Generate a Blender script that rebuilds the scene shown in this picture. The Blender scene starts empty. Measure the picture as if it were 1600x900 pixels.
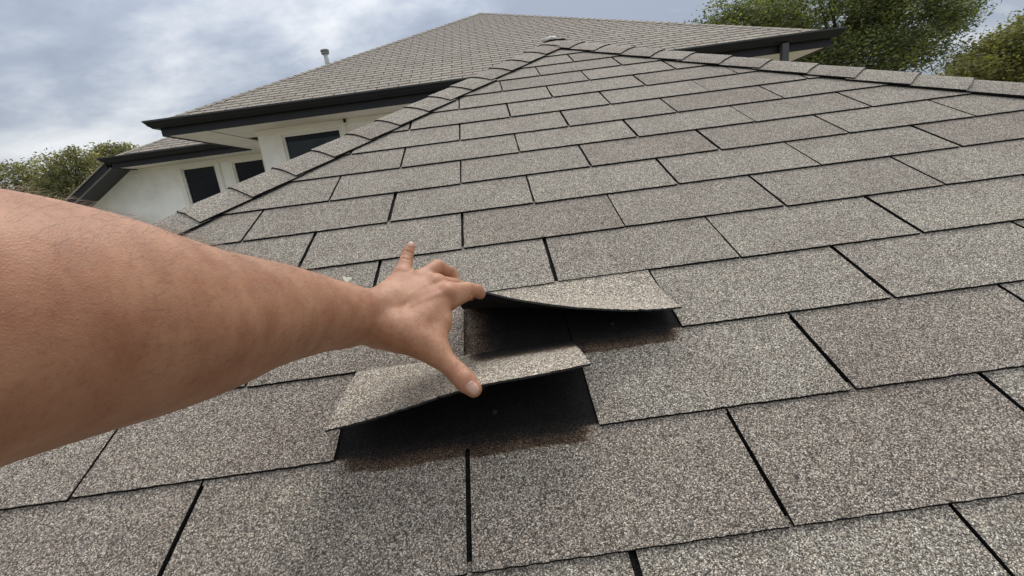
import bpy, bmesh, math, random
import numpy as np
from mathutils import Vector, Matrix
from mathutils.bvhtree import BVHTree

random.seed(7); RNG = np.random.default_rng(7)
sc = bpy.context.scene
COL = sc.collection

# ------------------------------------------------------------------ camera
CAM = np.array([0.0671, -0.3488, 0.3433])
RW = np.array([[0.9909058798588515, -0.0458404563258589, -0.12650766706011315],
               [-0.13353688585838944, -0.21947979863020928, -0.9664348529594698],
               [0.0165359419568068, 0.9745395171859779, -0.2236052147569938]])   # rows: right, down, forward
FPX = 700.95
cam = bpy.data.cameras.new('camera'); camo = bpy.data.objects.new('camera', cam); COL.objects.link(camo)
camo.matrix_world = Matrix(((RW[0][0], -RW[1][0], -RW[2][0], CAM[0]),
                            (RW[0][1], -RW[1][1], -RW[2][1], CAM[1]),
                            (RW[0][2], -RW[1][2], -RW[2][2], CAM[2]), (0, 0, 0, 1)))
cam.sensor_width = 36; cam.lens = FPX / 1600 * 36; cam.clip_start = 0.02; cam.clip_end = 2000
sc.camera = camo
sc.view_settings.view_transform = 'Standard'; sc.view_settings.look = 'None'
sc.view_settings.exposure = 0.85; sc.view_settings.gamma = 1.0

def ray(x, y):
    return RW.T @ np.array([(x - 800) / FPX, (y - 450) / FPX, 1.0])
def at_y(x, y, Y):
    d = ray(x, y); return CAM + d * (Y - CAM[1]) / d[1]
def project(P):
    q = RW @ (np.asarray(P) - CAM); return q[0] / q[2] * FPX + 800, q[1] / q[2] * FPX + 450, q[2]

# ------------------------------------------------------------------ node helpers
def nt(mat):
    mat.use_nodes = True; t = mat.node_tree; t.nodes.clear(); return t
def nd(t, typ, **k):
    n = t.nodes.new(typ)
    for a, b in k.items():
        if a.startswith('i_'):
            key = a[2:].replace('_', ' ')
            n.inputs[int(key) if key.isdigit() else key].default_value = b
        else: setattr(n, a, b)
    return n
def ramp(t, stops, interp='LINEAR'):
    n = t.nodes.new('ShaderNodeValToRGB'); cr = n.color_ramp; cr.interpolation = interp
    while len(cr.elements) < len(stops): cr.elements.new(0.5)
    for e, (p, c) in zip(cr.elements, stops):
        e.position = p; e.color = (c[0], c[1], c[2], 1) if hasattr(c, '__len__') else (c, c, c, 1)
    return n
def mixc(t, a, b, fac, mode='MIX'):
    n = t.nodes.new('ShaderNodeMix'); n.data_type = 'RGBA'; n.blend_type = mode
    for s, v in ((6, a), (7, b), (0, fac)):
        if hasattr(v, 'is_output'): t.links.new(v, n.inputs[s])
        elif s == 0: n.inputs[0].default_value = v
        else: n.inputs[s].default_value = (*v, 1)
    return n.outputs[2]
def math_(t, op, a, b=None, clamp=False):
    n = t.nodes.new('ShaderNodeMath'); n.operation = op; n.use_clamp = clamp
    for i, v in enumerate((a, b)):
        if v is None: continue
        if hasattr(v, 'is_output'): t.links.new(v, n.inputs[i])
        else: n.inputs[i].default_value = v
    return n.outputs[0]

# ------------------------------------------------------------------ world: cloudy daylight sky
SUN_EL, SUN_AZ = math.radians(52), math.radians(20)      # azimuth measured from +Y towards +X
w = bpy.data.worlds.new('World'); sc.world = w; w.use_nodes = True
t = w.node_tree; t.nodes.clear()
sky = nd(t, 'ShaderNodeTexSky', sky_type='NISHITA', sun_disc=False, sun_elevation=SUN_EL, sun_rotation=SUN_AZ)
bg1 = nd(t, 'ShaderNodeBackground', i_Strength=0.08); t.links.new(sky.outputs[0], bg1.inputs[0])
tc = nd(t, 'ShaderNodeTexCoord')
sep = nd(t, 'ShaderNodeSeparateXYZ'); t.links.new(tc.outputs['Generated'], sep.inputs[0])
zc = math_(t, 'ADD', math_(t, 'MAXIMUM', sep.outputs[2], 0.0), 0.38)
cx = math_(t, 'DIVIDE', sep.outputs[0], zc); cy = math_(t, 'DIVIDE', sep.outputs[1], zc)
cmb = nd(t, 'ShaderNodeCombineXYZ'); t.links.new(cx, cmb.inputs[0]); t.links.new(cy, cmb.inputs[1])
n1 = nd(t, 'ShaderNodeTexNoise', i_Scale=1.9, i_Detail=7.0, i_Roughness=0.52, i_Distortion=0.15)
n2 = nd(t, 'ShaderNodeTexNoise', i_Scale=0.75, i_Detail=3.0, i_Roughness=0.5, i_Distortion=0.1)
mp = nd(t, 'ShaderNodeMapping'); mp.inputs['Location'].default_value = (3.7, 1.3, 0.4); mp.inputs['Rotation'].default_value = (0, 0, 0.35); mp.inputs['Scale'].default_value = (0.85, 1.15, 1)
t.links.new(cmb.outputs[0], mp.inputs[0])
for n in (n1, n2): t.links.new(mp.outputs[0], n.inputs['Vector'])
n3 = nd(t, 'ShaderNodeTexNoise', i_Scale=5.5, i_Detail=6.0, i_Roughness=0.6, i_Distortion=0.2); t.links.new(mp.outputs[0], n3.inputs['Vector'])
h = math_(t, 'ADD', math_(t, 'MULTIPLY', n1.outputs[0], 0.60), math_(t, 'MULTIPLY', n2.outputs[0], 0.20))
h = math_(t, 'ADD', h, math_(t, 'MULTIPLY', n3.outputs[0], 0.20))
cr = ramp(t, [(0.405, (0.205, 0.232, 0.285)), (0.455, (0.250, 0.280, 0.335)), (0.495, (0.330, 0.356, 0.400)), (0.54, (0.440, 0.456, 0.482)), (0.60, (0.555, 0.565, 0.578))])
t.links.new(h, cr.inputs[0])
# overcast luminance: zenith brighter than the horizon
zen = math_(t, 'ADD', math_(t, 'MULTIPLY', math_(t, 'MAXIMUM', sep.outputs[2], 0.0), 1.15), 0.70)
bg2 = nd(t, 'ShaderNodeBackground', i_Strength=1.0); t.links.new(zen, bg2.inputs[1]); t.links.new(cr.outputs[0], bg2.inputs[0])
mx = nd(t, 'ShaderNodeMixShader'); mx.inputs[0].default_value = 0.93
t.links.new(bg1.outputs[0], mx.inputs[1]); t.links.new(bg2.outputs[0], mx.inputs[2])
ow = nd(t, 'ShaderNodeOutputWorld'); t.links.new(mx.outputs[0], ow.inputs[0])

sun = bpy.data.lights.new('sun', 'SUN'); sun.energy = 1.1; sun.angle = math.radians(32); sun.color = (1.0, 0.96, 0.90)
suno = bpy.data.objects.new('sun', sun); COL.objects.link(suno)
sd = Vector((math.sin(SUN_AZ) * math.cos(SUN_EL), math.cos(SUN_AZ) * math.cos(SUN_EL), math.sin(SUN_EL)))
suno.rotation_euler = sd.to_track_quat('Z', 'Y').to_euler(); suno.location = (0, 0, 30)

# ------------------------------------------------------------------ materials
def new_mat(name):
    m = bpy.data.materials.new(name); return m, nt(m)
def finish(t, bsdf):
    o = nd(t, 'ShaderNodeOutputMaterial'); t.links.new(bsdf, o.inputs[0])

def granule_mat(name, gain=1.0, dark=False, scale=880.0, stain_shade=False, tint=(1, 1, 1)):
    m, t = new_mat(name)
    g = nd(t, 'ShaderNodeNewGeometry'); pos = g.outputs['Position']
    vo = nd(t, 'ShaderNodeTexVoronoi', i_Scale=scale); t.links.new(pos, vo.inputs['Vector'])
    sp = nd(t, 'ShaderNodeSeparateColor'); t.links.new(vo.outputs['Color'], sp.inputs[0])
    r = sp.outputs[0]
    k = gain
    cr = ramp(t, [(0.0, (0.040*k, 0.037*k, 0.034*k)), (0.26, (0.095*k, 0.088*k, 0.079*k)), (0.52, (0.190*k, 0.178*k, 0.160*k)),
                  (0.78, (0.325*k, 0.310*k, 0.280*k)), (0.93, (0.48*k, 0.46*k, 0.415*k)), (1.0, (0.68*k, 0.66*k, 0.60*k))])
    t.links.new(r, cr.inputs[0])
    # warm / cool individual granules
    hue = ramp(t, [(0.0, (1.08, 0.96, 0.87)), (0.25, (1.02, 0.99, 0.96)), (0.7, (1.0, 1.0, 1.0)), (1.0, (0.96, 1.0, 1.02))])
    t.links.new(sp.outputs[1], hue.inputs[0])
    c = mixc(t, cr.outputs[0], hue.outputs[0], 1.0, 'MULTIPLY')
    # gaps between granules
    gap = ramp(t, [(0.0, 1.0), (0.55, 0.9), (0.8, 0.45)])
    t.links.new(math_(t, 'MULTIPLY', vo.outputs['Distance'], 1.0), gap.inputs[0])
    c = mixc(t, c, gap.outputs[0], 0.75, 'MULTIPLY')
    # blotches of granule blend
    no = nd(t, 'ShaderNodeTexNoise', i_Scale=9.0, i_Detail=5.0, i_Roughness=0.6); t.links.new(pos, no.inputs['Vector'])
    bl = ramp(t, [(0.3, (0.90, 0.87, 0.855)), (0.5, (1.0, 0.99, 0.98)), (0.7, (1.08, 1.075, 1.05))]); t.links.new(no.outputs[0], bl.inputs[0])
    c = mixc(t, c, bl.outputs[0], 1.0, 'MULTIPLY')
    no2 = nd(t, 'ShaderNodeTexNoise', i_Scale=60.0, i_Detail=3.0); t.links.new(pos, no2.inputs['Vector'])
    bl2 = ramp(t, [(0.3, 0.92), (0.7, 1.08)]); t.links.new(no2.outputs[0], bl2.inputs[0])
    c = mixc(t, c, bl2.outputs[0], 1.0, 'MULTIPLY')
    # every shingle its own blend
    oi = nd(t, 'ShaderNodeObjectInfo')
    tr = ramp(t, [(0.0, (0.90, 0.86, 0.845)), (0.3, (0.96, 0.94, 0.925)), (0.6, (1.01, 1.0, 0.985)), (1.0, (1.08, 1.07, 1.05))])
    t.links.new(oi.outputs['Random'], tr.inputs[0])
    c = mixc(t, c, tr.outputs[0], 1.0, 'MULTIPLY')
    if tint != (1, 1, 1): c = mixc(t, c, tint, 1.0, 'MULTIPLY')
    if stain_shade:      # the strip that lay covered and sealed: browned edge, then cavity shade painted in to near black
        at = nd(t, 'ShaderNodeAttribute', attribute_name='stain_shade'); f = at.outputs['Fac']
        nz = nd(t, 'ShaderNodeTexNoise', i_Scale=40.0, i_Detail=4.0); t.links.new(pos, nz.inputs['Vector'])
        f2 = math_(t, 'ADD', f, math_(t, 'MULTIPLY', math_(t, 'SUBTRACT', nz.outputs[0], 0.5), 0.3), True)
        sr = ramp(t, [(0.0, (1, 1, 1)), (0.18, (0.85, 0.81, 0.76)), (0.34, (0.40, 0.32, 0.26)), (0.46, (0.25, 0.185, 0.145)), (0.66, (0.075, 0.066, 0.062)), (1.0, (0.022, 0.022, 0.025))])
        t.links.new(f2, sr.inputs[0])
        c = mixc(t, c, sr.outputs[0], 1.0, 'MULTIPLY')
    b = nd(t, 'ShaderNodeBsdfPrincipled', i_Roughness=0.88); t.links.new(c, b.inputs['Base Color'])
    b.inputs['Specular IOR Level'].default_value = 0.25
    bu = nd(t, 'ShaderNodeBump', i_Strength=0.75, i_Distance=0.0011, invert=True); t.links.new(vo.outputs['Distance'], bu.inputs['Height'])
    t.links.new(bu.outputs[0], b.inputs['Normal'])
    finish(t, b.outputs[0]); return m
M = {}
M['shingle'] = granule_mat('granule shingle', 1.34, tint=(1.0, .974, .932), stain_shade=True)
M['shingle_lift'] = granule_mat('granule shingle lifted', 1.8, tint=(1.0, .965, .90), stain_shade=True)
M['cap'] = granule_mat('granule cap', 1.36, tint=(1.0, .974, .932))
M['far_shingle'] = granule_mat('granule shingle weathered', 1.46, scale=300.0, tint=(1.0, 0.968, 0.920))

def simple(name, col, rough=0.6, nscale=8.0, namp=0.12, bump=0.0, bscale=60.0, metal=0.0, spec=0.5):
    m, t = new_mat(name)
    g = nd(t, 'ShaderNodeNewGeometry')
    no = nd(t, 'ShaderNodeTexNoise', i_Scale=nscale, i_Detail=6.0, i_Roughness=0.6); t.links.new(g.outputs['Position'], no.inputs['Vector'])
    r = ramp(t, [(0.25, tuple(c * (1 - namp) for c in col)), (0.75, tuple(min(1, c * (1 + namp)) for c in col))]); t.links.new(no.outputs[0], r.inputs[0])
    b = nd(t, 'ShaderNodeBsdfPrincipled', i_Roughness=rough, i_Metallic=metal); t.links.new(r.outputs[0], b.inputs['Base Color'])
    b.inputs['Specular IOR Level'].default_value = spec
    if bump:
        n2 = nd(t, 'ShaderNodeTexNoise', i_Scale=bscale, i_Detail=5.0); t.links.new(g.outputs['Position'], n2.inputs['Vector'])
        bu = nd(t, 'ShaderNodeBump', i_Strength=bump, i_Distance=0.01); t.links.new(n2.outputs[0], bu.inputs['Height']); t.links.new(bu.outputs[0], b.inputs['Normal'])
    finish(t, b.outputs[0]); return m
M['asphalt'] = simple('black asphalt core', (0.010, 0.010, 0.011), 0.8, 300, 0.6, 0.6, 500, spec=0.2)
M['edge_grey'] = simple('weathered shingle edge', (0.022, 0.021, 0.020), 0.9, 100, 0.3)
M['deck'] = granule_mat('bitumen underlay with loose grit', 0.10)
M['gutter'] = simple('dark painted gutter metal', (0.010, 0.010, 0.013), 0.5, 5, 0.25, 0.05, 30, spec=0.3)
M['gutter_lip'] = simple('dark faded gutter lip', (0.028, 0.029, 0.031), 0.5, 5, 0.25)
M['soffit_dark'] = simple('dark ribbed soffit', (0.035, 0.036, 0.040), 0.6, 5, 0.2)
M['trim_grey'] = simple('grey edge trim', (0.22, 0.23, 0.24), 0.6, 5, 0.1)
M['stucco'] = simple('pale stucco', (0.88, 0.865, 0.825), 0.9, 2.2, 0.16, 0.35, 90)
M['cream'] = simple('cream painted trim', (0.80, 0.775, 0.72), 0.6, 3, 0.08)
M['soffit'] = simple('painted soffit board', (0.74, 0.69, 0.63), 0.7, 3, 0.08)
M['glass'] = simple('dark window glass', (0.008, 0.010, 0.012), 0.10, 1.2, 0.5, spec=0.12)
M['glass_reflect'] = simple('window glass with painted reflection', (0.026, 0.036, 0.042), 0.25, 3, 0.3, spec=0.2)  # window glass, bluish sky reflection painted into the base colour
M['pipe'] = simple('grey vent pipe', (0.42, 0.43, 0.41), 0.55, 12, 0.2)
M['rust'] = simple('rusted steel nail', (0.040, 0.028, 0.020), 0.7, 90, 0.4)
M['spout'] = simple('dark downspout', (0.045, 0.047, 0.047), 0.5, 5, 0.2)
M['pipe_dark'] = simple('weathered vent cap', (0.20, 0.22, 0.20), 0.6, 20, 0.3)
M['sealant'] = simple('white sealant', (0.75, 0.74, 0.70), 0.5, 60, 0.15, 0.3, 90)
M['bark'] = simple('tree bark', (0.075, 0.055, 0.040), 0.95, 6, 0.4, 0.5, 25)
M['leaf_dry'] = simple('dry pale leaf', (0.62, 0.60, 0.48), 0.7, 90, 0.2)
M['concrete'] = simple('concrete path', (0.34, 0.33, 0.31), 0.9, 3, 0.15, 0.2, 30)

def grass_mat():
    m, t = new_mat('grass ground')
    g = nd(t, 'ShaderNodeNewGeometry')
    no = nd(t, 'ShaderNodeTexNoise', i_Scale=0.35, i_Detail=8.0, i_Roughness=0.65); t.links.new(g.outputs['Position'], no.inputs['Vector'])
    r = ramp(t, [(0.3, (0.13, 0.13, 0.07)), (0.55, (0.22, 0.20, 0.12)), (0.75, (0.33, 0.30, 0.21))]); t.links.new(no.outputs[0], r.inputs[0])
    b = nd(t, 'ShaderNodeBsdfPrincipled', i_Roughness=0.95); t.links.new(r.outputs[0], b.inputs['Base Color']); finish(t, b.outputs[0]); return m
M['grass'] = grass_mat()

def leaf_mat(name, c0, c1, c2):
    m, t = new_mat(name)
    g = nd(t, 'ShaderNodeNewGeometry')
    r = ramp(t, [(0.0, c0), (0.55, c1), (1.0, c2)]); t.links.new(g.outputs['Random Per Island'], r.inputs[0])
    no = nd(t, 'ShaderNodeTexNoise', i_Scale=0.9, i_Detail=5.0); t.links.new(g.outputs['Position'], no.inputs['Vector'])
    bl = ramp(t, [(0.38, (0.62, 0.66, 0.66)), (0.52, (1.0, 1.0, 1.0)), (0.66, (1.45, 1.36, 1.05))]); t.links.new(no.outputs[0], bl.inputs[0])
    c = mixc(t, r.outputs[0], bl.outputs[0], 1.0, 'MULTIPLY')
    b = nd(t, 'ShaderNodeBsdfPrincipled', i_Roughness=0.6); t.links.new(c, b.inputs['Base Color'])
    tl = nd(t, 'ShaderNodeBsdfTranslucent'); t.links.new(mixc(t, c, (1.3, 1.4, 0.6), 1.0, 'MULTIPLY'), tl.inputs[0])
    ms = nd(t, 'ShaderNodeMixShader'); ms.inputs[0].default_value = 0.45
    t.links.new(b.outputs[0], ms.inputs[1]); t.links.new(tl.outputs[0], ms.inputs[2]); finish(t, ms.outputs[0]); return m
M['leaf_green'] = leaf_mat('green leaves', (0.036, 0.047, 0.018), (0.110, 0.128, 0.046), (0.27, 0.285, 0.11))
M['leaf_olive'] = leaf_mat('olive leaves', (0.070, 0.072, 0.028), (0.165, 0.162, 0.060), (0.31, 0.285, 0.11))
M['leaf_left'] = leaf_mat('grey green leaves', (0.085, 0.085, 0.048), (0.20, 0.190, 0.105), (0.38, 0.35, 0.21))

def skin_mat():
    m, t = new_mat('skin')
    g = nd(t, 'ShaderNodeNewGeometry'); pos = g.outputs['Position']
    at = nd(t, 'ShaderNodeAttribute', attribute_name='blush')
    at2 = nd(t, 'ShaderNodeAttribute', attribute_name='crease')
    n1 = nd(t, 'ShaderNodeTexNoise', i_Scale=32.0, i_Detail=5.0, i_Roughness=0.6); t.links.new(pos, n1.inputs['Vector'])
    base = ramp(t, [(0.28, (0.305, 0.130, 0.068)), (0.5, (0.400, 0.195, 0.108)), (0.74, (0.49, 0.265, 0.155))]); t.links.new(n1.outputs[0], base.inputs[0])
    c = mixc(t, base.outputs[0], (0.56, 0.25, 0.175), math_(t, 'MULTIPLY', at.outputs['Fac'], 0.5))
    n2 = nd(t, 'ShaderNodeTexNoise', i_Scale=330.0, i_Detail=3.0); t.links.new(pos, n2.inputs['Vector'])
    fr = ramp(t, [(0.30, (0.78, 0.70, 0.64)), (0.45, (1, 1, 1)), (0.7, (1.06, 1.05, 1.05))]); t.links.new(n2.outputs[0], fr.inputs[0])
    c = mixc(t, c, fr.outputs[0], 0.5, 'MULTIPLY')
    b = nd(t, 'ShaderNodeBsdfPrincipled', i_Roughness=0.52); t.links.new(c, b.inputs['Base Color'])
    b.inputs['Specular IOR Level'].default_value = 0.38
    b.inputs['Subsurface Weight'].default_value = 0.14
    b.inputs['Subsurface Radius'].default_value = (0.010, 0.0045, 0.002); b.inputs['Subsurface Scale'].default_value = 0.6
    vo = nd(t, 'ShaderNodeTexVoronoi', i_Scale=700.0, feature='DISTANCE_TO_EDGE'); t.links.new(pos, vo.inputs['Vector'])
    n3 = nd(t, 'ShaderNodeTexNoise', i_Scale=150.0, i_Detail=5.0, i_Roughness=0.65); t.links.new(pos, n3.inputs['Vector'])
    wv = nd(t, 'ShaderNodeTexNoise', i_Scale=260.0, i_Detail=2.0, i_Distortion=1.5); t.links.new(pos, wv.inputs['Vector'])
    hh = math_(t, 'ADD', math_(t, 'MULTIPLY', vo.outputs['Distance'], 0.7), n3.outputs[0])
    hh = math_(t, 'ADD', hh, math_(t, 'MULTIPLY', math_(t, 'MULTIPLY', wv.outputs[0], at2.outputs['Fac']), 4.0))
    bu = nd(t, 'ShaderNodeBump', i_Strength=0.30, i_Distance=0.0010); t.links.new(hh, bu.inputs['Height']); t.links.new(bu.outputs[0], b.inputs['Normal'])
    finish(t, b.outputs[0]); return m
M['skin'] = skin_mat()
def plain(name, col, rough, sss=0.0):
    m, t = new_mat(name); b = nd(t, 'ShaderNodeBsdfPrincipled', i_Roughness=rough); b.inputs['Base Color'].default_value = (*col, 1)
    g = nd(t, 'ShaderNodeNewGeometry'); no = nd(t, 'ShaderNodeTexNoise', i_Scale=120.0, i_Detail=3.0); t.links.new(g.outputs['Position'], no.inputs['Vector'])
    r = ramp(t, [(0.3, tuple(x * 0.88 for x in col)), (0.7, tuple(min(1, x * 1.1) for x in col))]); t.links.new(no.outputs[0], r.inputs[0]); t.links.new(r.outputs[0], b.inputs['Base Color'])
    finish(t, b.outputs[0]); return m
M['nail'] = plain('fingernail', (0.52, 0.31, 0.235), 0.36)
M['hair_dark'] = plain('brown arm hair', (0.085, 0.050, 0.030), 0.5)
M['hair_pale'] = plain('sun bleached arm hair', (0.42, 0.33, 0.24), 0.5)

# ------------------------------------------------------------------ object helpers
def mesh_from(name, verts, faces, mats, fmat=None, smooth=False):
    me = bpy.data.meshes.new(name); me.from_pydata([tuple(map(float, v)) for v in verts], [], faces)
    for m in mats: me.materials.append(m)
    if fmat is not None: me.polygons.foreach_set('material_index', fmat)
    if smooth: me.polygons.foreach_set('use_smooth', [True] * len(me.polygons))
    me.update(); return me
def obj(name, me, parent=None, loc=None, rot=None, **tags):
    o = bpy.data.objects.new(name, me); COL.objects.link(o)
    if parent: o.parent = parent
    if loc is not None: o.location = loc
    if rot is not None: o.rotation_euler = rot
    for k, v in tags.items(): o[k] = v
    return o
def thing(name, loc, label, category, rot=None, **tags):
    o = bpy.data.objects.new(name, None); COL.objects.link(o); o.location = loc; o.empty_display_size = 0.2
    if rot: o.rotation_euler = rot
    o['label'] = label; o['category'] = category
    for k, v in tags.items(): o[k] = v
    return o
class MB:
    def __init__(s): s.v = []; s.f = []; s.m = []
    def add(s, v, f, m=0):
        b = len(s.v); s.v += [tuple(map(float, p)) for p in v]; s.f += [tuple(i + b for i in q) for q in f]; s.m += [m] * len(f) if isinstance(m, int) else list(m)
    def box(s, x0, x1, y0, y1, z0, z1, m=0):
        s.add([(x0, y0, z0), (x1, y0, z0), (x1, y1, z0), (x0, y1, z0), (x0, y0, z1), (x1, y0, z1), (x1, y1, z1), (x0, y1, z1)],
              [(0, 3, 2, 1), (4, 5, 6, 7), (0, 1, 5, 4), (1, 2, 6, 5), (2, 3, 7, 6), (3, 0, 4, 7)], m)
    def mesh(s, name, mats, off=(0, 0, 0), smooth=False):
        return mesh_from(name, [(x - off[0], y - off[1], z - off[2]) for x, y, z in s.v], s.f, mats, s.m, smooth)
def sweep(path, prof, m=0, closed_prof=True):
    """extrude a profile (outward, z) along a horizontal polyline with mitred corners; outward = right of travel"""
    mb = MB(); n = len(path); k = len(prof)
    rings = []
    for i, p in enumerate(path):
        p = np.array(p, float)
        ds = []
        if i > 0: d = p - np.array(path[i - 1]); ds.append(d / np.linalg.norm(d))
        if i < n - 1: d = np.array(path[i + 1]) - p; ds.append(d / np.linalg.norm(d))
        ns = [np.array([d[1], -d[0]]) for d in ds]
        if len(ns) == 2: b = ns[0] + ns[1]; b = b / (1 + ns[0] @ ns[1])
        else: b = ns[0]
        rings.append([(p[0] + b[0] * o, p[1] + b[1] * o, z) for o, z in prof])
    vs = [v for r in rings for v in r]; fs = []
    for i in range(n - 1):
        for j in range(k if closed_prof else k - 1):
            a, b2 = i * k + j, i * k + (j + 1) % k
            fs.append((a, b2, b2 + k, a + k))
    fs.append(tuple(range(k))); fs.append(tuple(reversed(range((n - 1) * k, n * k))))
    mb.add(vs, fs, m); return mb

# ================================================================== SETTING
GZ = -3.4
mb = MB(); N = 40
gv = [((i / N - .5) * 1200, (j / N - .5) * 1200, GZ) for j in range(N + 1) for i in range(N + 1)]
mb.add(gv, [(j * (N + 1) + i, j * (N + 1) + i + 1, (j + 1) * (N + 1) + i + 1, (j + 1) * (N + 1) + i) for j in range(N) for i in range(N)])
obj('ground', mb.mesh('ground', [M['grass']]), kind='structure')

# ================================================================== FOREGROUND ROOF
TH = math.radians(26.565); CT, ST = math.cos(TH), math.sin(TH)
TAB, EXP = 0.305, 0.1342
LA, LB = 1.185, 1.612       # left crest  s = LA*x + LB
RA, RB = -1.175, 2.660      # right crest s = RA*x + RB
AX = (RB - LB) / (LA - RA); AS = LA * AX + LB
def W3(x, s, n=0.0): return np.array([x, s * CT - n * ST, s * ST + n * CT])
def clip(poly, a, b, c):     # keep a*x+b*s<=c
    out = []
    for i in range(len(poly)):
        p, q = poly[i], poly[(i + 1) % len(poly)]
        fp, fq = a * p[0] + b * p[1] - c, a * q[0] + b * q[1] - c
        if fp <= 0: out.append(p)
        if (fp <= 0) != (fq <= 0):
            k = fp / (fp - fq); out.append((p[0] + k * (q[0] - p[0]), p[1] + k * (q[1] - p[1])))
    return out
apexW = W3(AX, AS, 0)
S0 = -1.30                    # eave
roofT = thing('shingle_roof', (AX, W3(0, S0)[1], GZ), 'brown-grey asphalt shingle hip roof in the foreground whose two shingles are being lifted by a hand', 'roof')
RL = np.array(roofT.location)
ROT = (TH, 0, 0)
# deck planes: front, left, right, with ridge running back to the house
zd = -0.0095
def front(x, s): return W3(x, s, zd)
xl, xr = (S0 - LB) / LA, (S0 - RB) / RA
A = front(AX, AS); Lc = front(xl, S0); Rc = front(xr, S0); back = np.array([A[0], 6.90, A[2]])
Lb = np.array([Lc[0], 6.90, Lc[2]]); Rb = np.array([Rc[0], 6.90, Rc[2]])
def slab_poly(pts, thick, m0, m1):
    mb = MB(); k = len(pts); lo = [p - np.array([0, 0, thick]) for p in pts]
    mb.add(list(pts) + lo, [tuple(range(k)), tuple(reversed(range(k, 2 * k)))] + [(i, i + k, (i + 1) % k + k, (i + 1) % k) for i in range(k)], [m0] + [m1] * (k + 1)); return mb
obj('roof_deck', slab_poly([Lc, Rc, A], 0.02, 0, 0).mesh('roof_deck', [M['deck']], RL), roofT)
# side slopes with real courses (joined: not visible from the photograph's side)
def side_slope(p_low0, p_low1, p_top1, p_top0, name):
    mb = MB(); rows = 20
    for k in range(rows):
        a, b = k / rows, (k + 1) / rows + 0.01
        nrm = np.cross(p_low1 - p_low0, p_top1 - p_low0); nrm = nrm / np.linalg.norm(nrm)
        if nrm[2] < 0: nrm = -nrm
        f = lambda u, v: (p_low0 + (p_top0 - p_low0) * v) * (1 - u) + (p_low1 + (p_top1 - p_low1) * v) * u
        q = [f(0, a) + nrm * .009, f(1, a) + nrm * .009, f(1, b) + nrm * .004, f(0, b) + nrm * .004]
        r = [f(0, a) + nrm * .002, f(1, a) + nrm * .002]
        mb.add(q + r, [(0, 1, 2, 3), (4, 5, 1, 0)])
    return mb.mesh(name, [M['far_shingle']], RL)
obj('side_slope', side_slope(Lb, Lc, A, back, 'side_slope'), roofT)
obj('side_slope', side_slope(Rc, Rb, back, A, 'side_slope'), roofT)
ep = [(Rb[0] - .03, Rb[1]), (Rc[0] - .03, Rc[1] + .03), (Lc[0] + .03, Lc[1] + .03), (Lb[0] + .03, Lb[1])]
mbx = sweep(ep, [(0.0, Lc[2] - .03), (0.0, Lc[2] - .20), (-.03, Lc[2] - .20), (-.03, Lc[2] - .03)]); obj('fascia', mbx.mesh('fascia', [M['gutter']], RL), roofT)
mb = MB(); o_ = 0.5
mb.box(Lc[0] + o_, Rc[0] - o_, Lc[1] + o_, 6.9, GZ, Lc[2] - .16); obj('wall', mb.mesh('wall', [M['stucco']], RL), roofT)
mb = MB(); mb.box(Lc[0] + .06, Rc[0] - .06, Lc[1] + .06, 6.88, Lc[2] - .19, Lc[2] - .165); obj('soffit', mb.mesh('soffit', [M['soffit']], RL), roofT)

THK = 0.0043
def tab_outline(u0, u1, s0, s1, rng, nb=34, ns=8, j=0.00055):
    pts = []
    for i in range(nb + 1): pts.append((u0 + (u1 - u0) * i / nb, s0 + rng.uniform(-j, j)))
    for i in range(1, ns): pts.append((u1 + rng.uniform(-j, j) * .8, s0 + (s1 - s0) * i / ns))
    pts.append((u1, s1)); pts.append((u0, s1))
    for i in range(ns - 1, 0, -1): pts.append((u0 + rng.uniform(-j, j) * .8, s0 + (s1 - s0) * i / ns))
    return pts
def tab_mesh(poly, sref, name='shingle', mats=None, thk=THK, drop=0.030):
    """a flat shingle: top face granules, edges black. height falls up-slope so courses lap"""
    k = len(poly)
    top = [(x, s, 0.001 - (s - sref) * drop) for x, s in poly]; bot = [(x, s, z - thk) for x, s, z in top]
    fs = [tuple(range(k)), tuple(reversed(range(k, 2 * k)))] + [(i, i + k, (i + 1) % k + k, (i + 1) % k) for i in range(k)]
    return mesh_from(name, top + bot, fs, mats or [M['shingle'], M['asphalt']], [0, 1] + [1] * k)
rt = random.Random(3)
shared = [tab_mesh(tab_outline(-TAB / 2 + rt.uniform(.0019, .0031), TAB / 2 - rt.uniform(.0019, .0031), 0, EXP + 0.012, rt), 0) for _ in range(10)]
SLIFT = {(2, 0.5), (1, 0.0)}           # (course, centre in tabs) of the two lifted shingles
BELOW = {(1, 0.0), (1, 1.0), (0, -0.5), (0, 0.5), (2, .5)}
def place(me, x, s, jit=True):
    p = W3(x, s) - RL
    return obj('shingle', me, roofT, tuple(p), (TH, 0, random.uniform(-.0028, .0028) if jit else 0))
def set_stain_shade(me, xs, center, s_course, span):
    """protected brown strip with painted shade at the upper end of a tab (local coords, x offset xs)"""
    pass
CLEAR = 0.055
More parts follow.
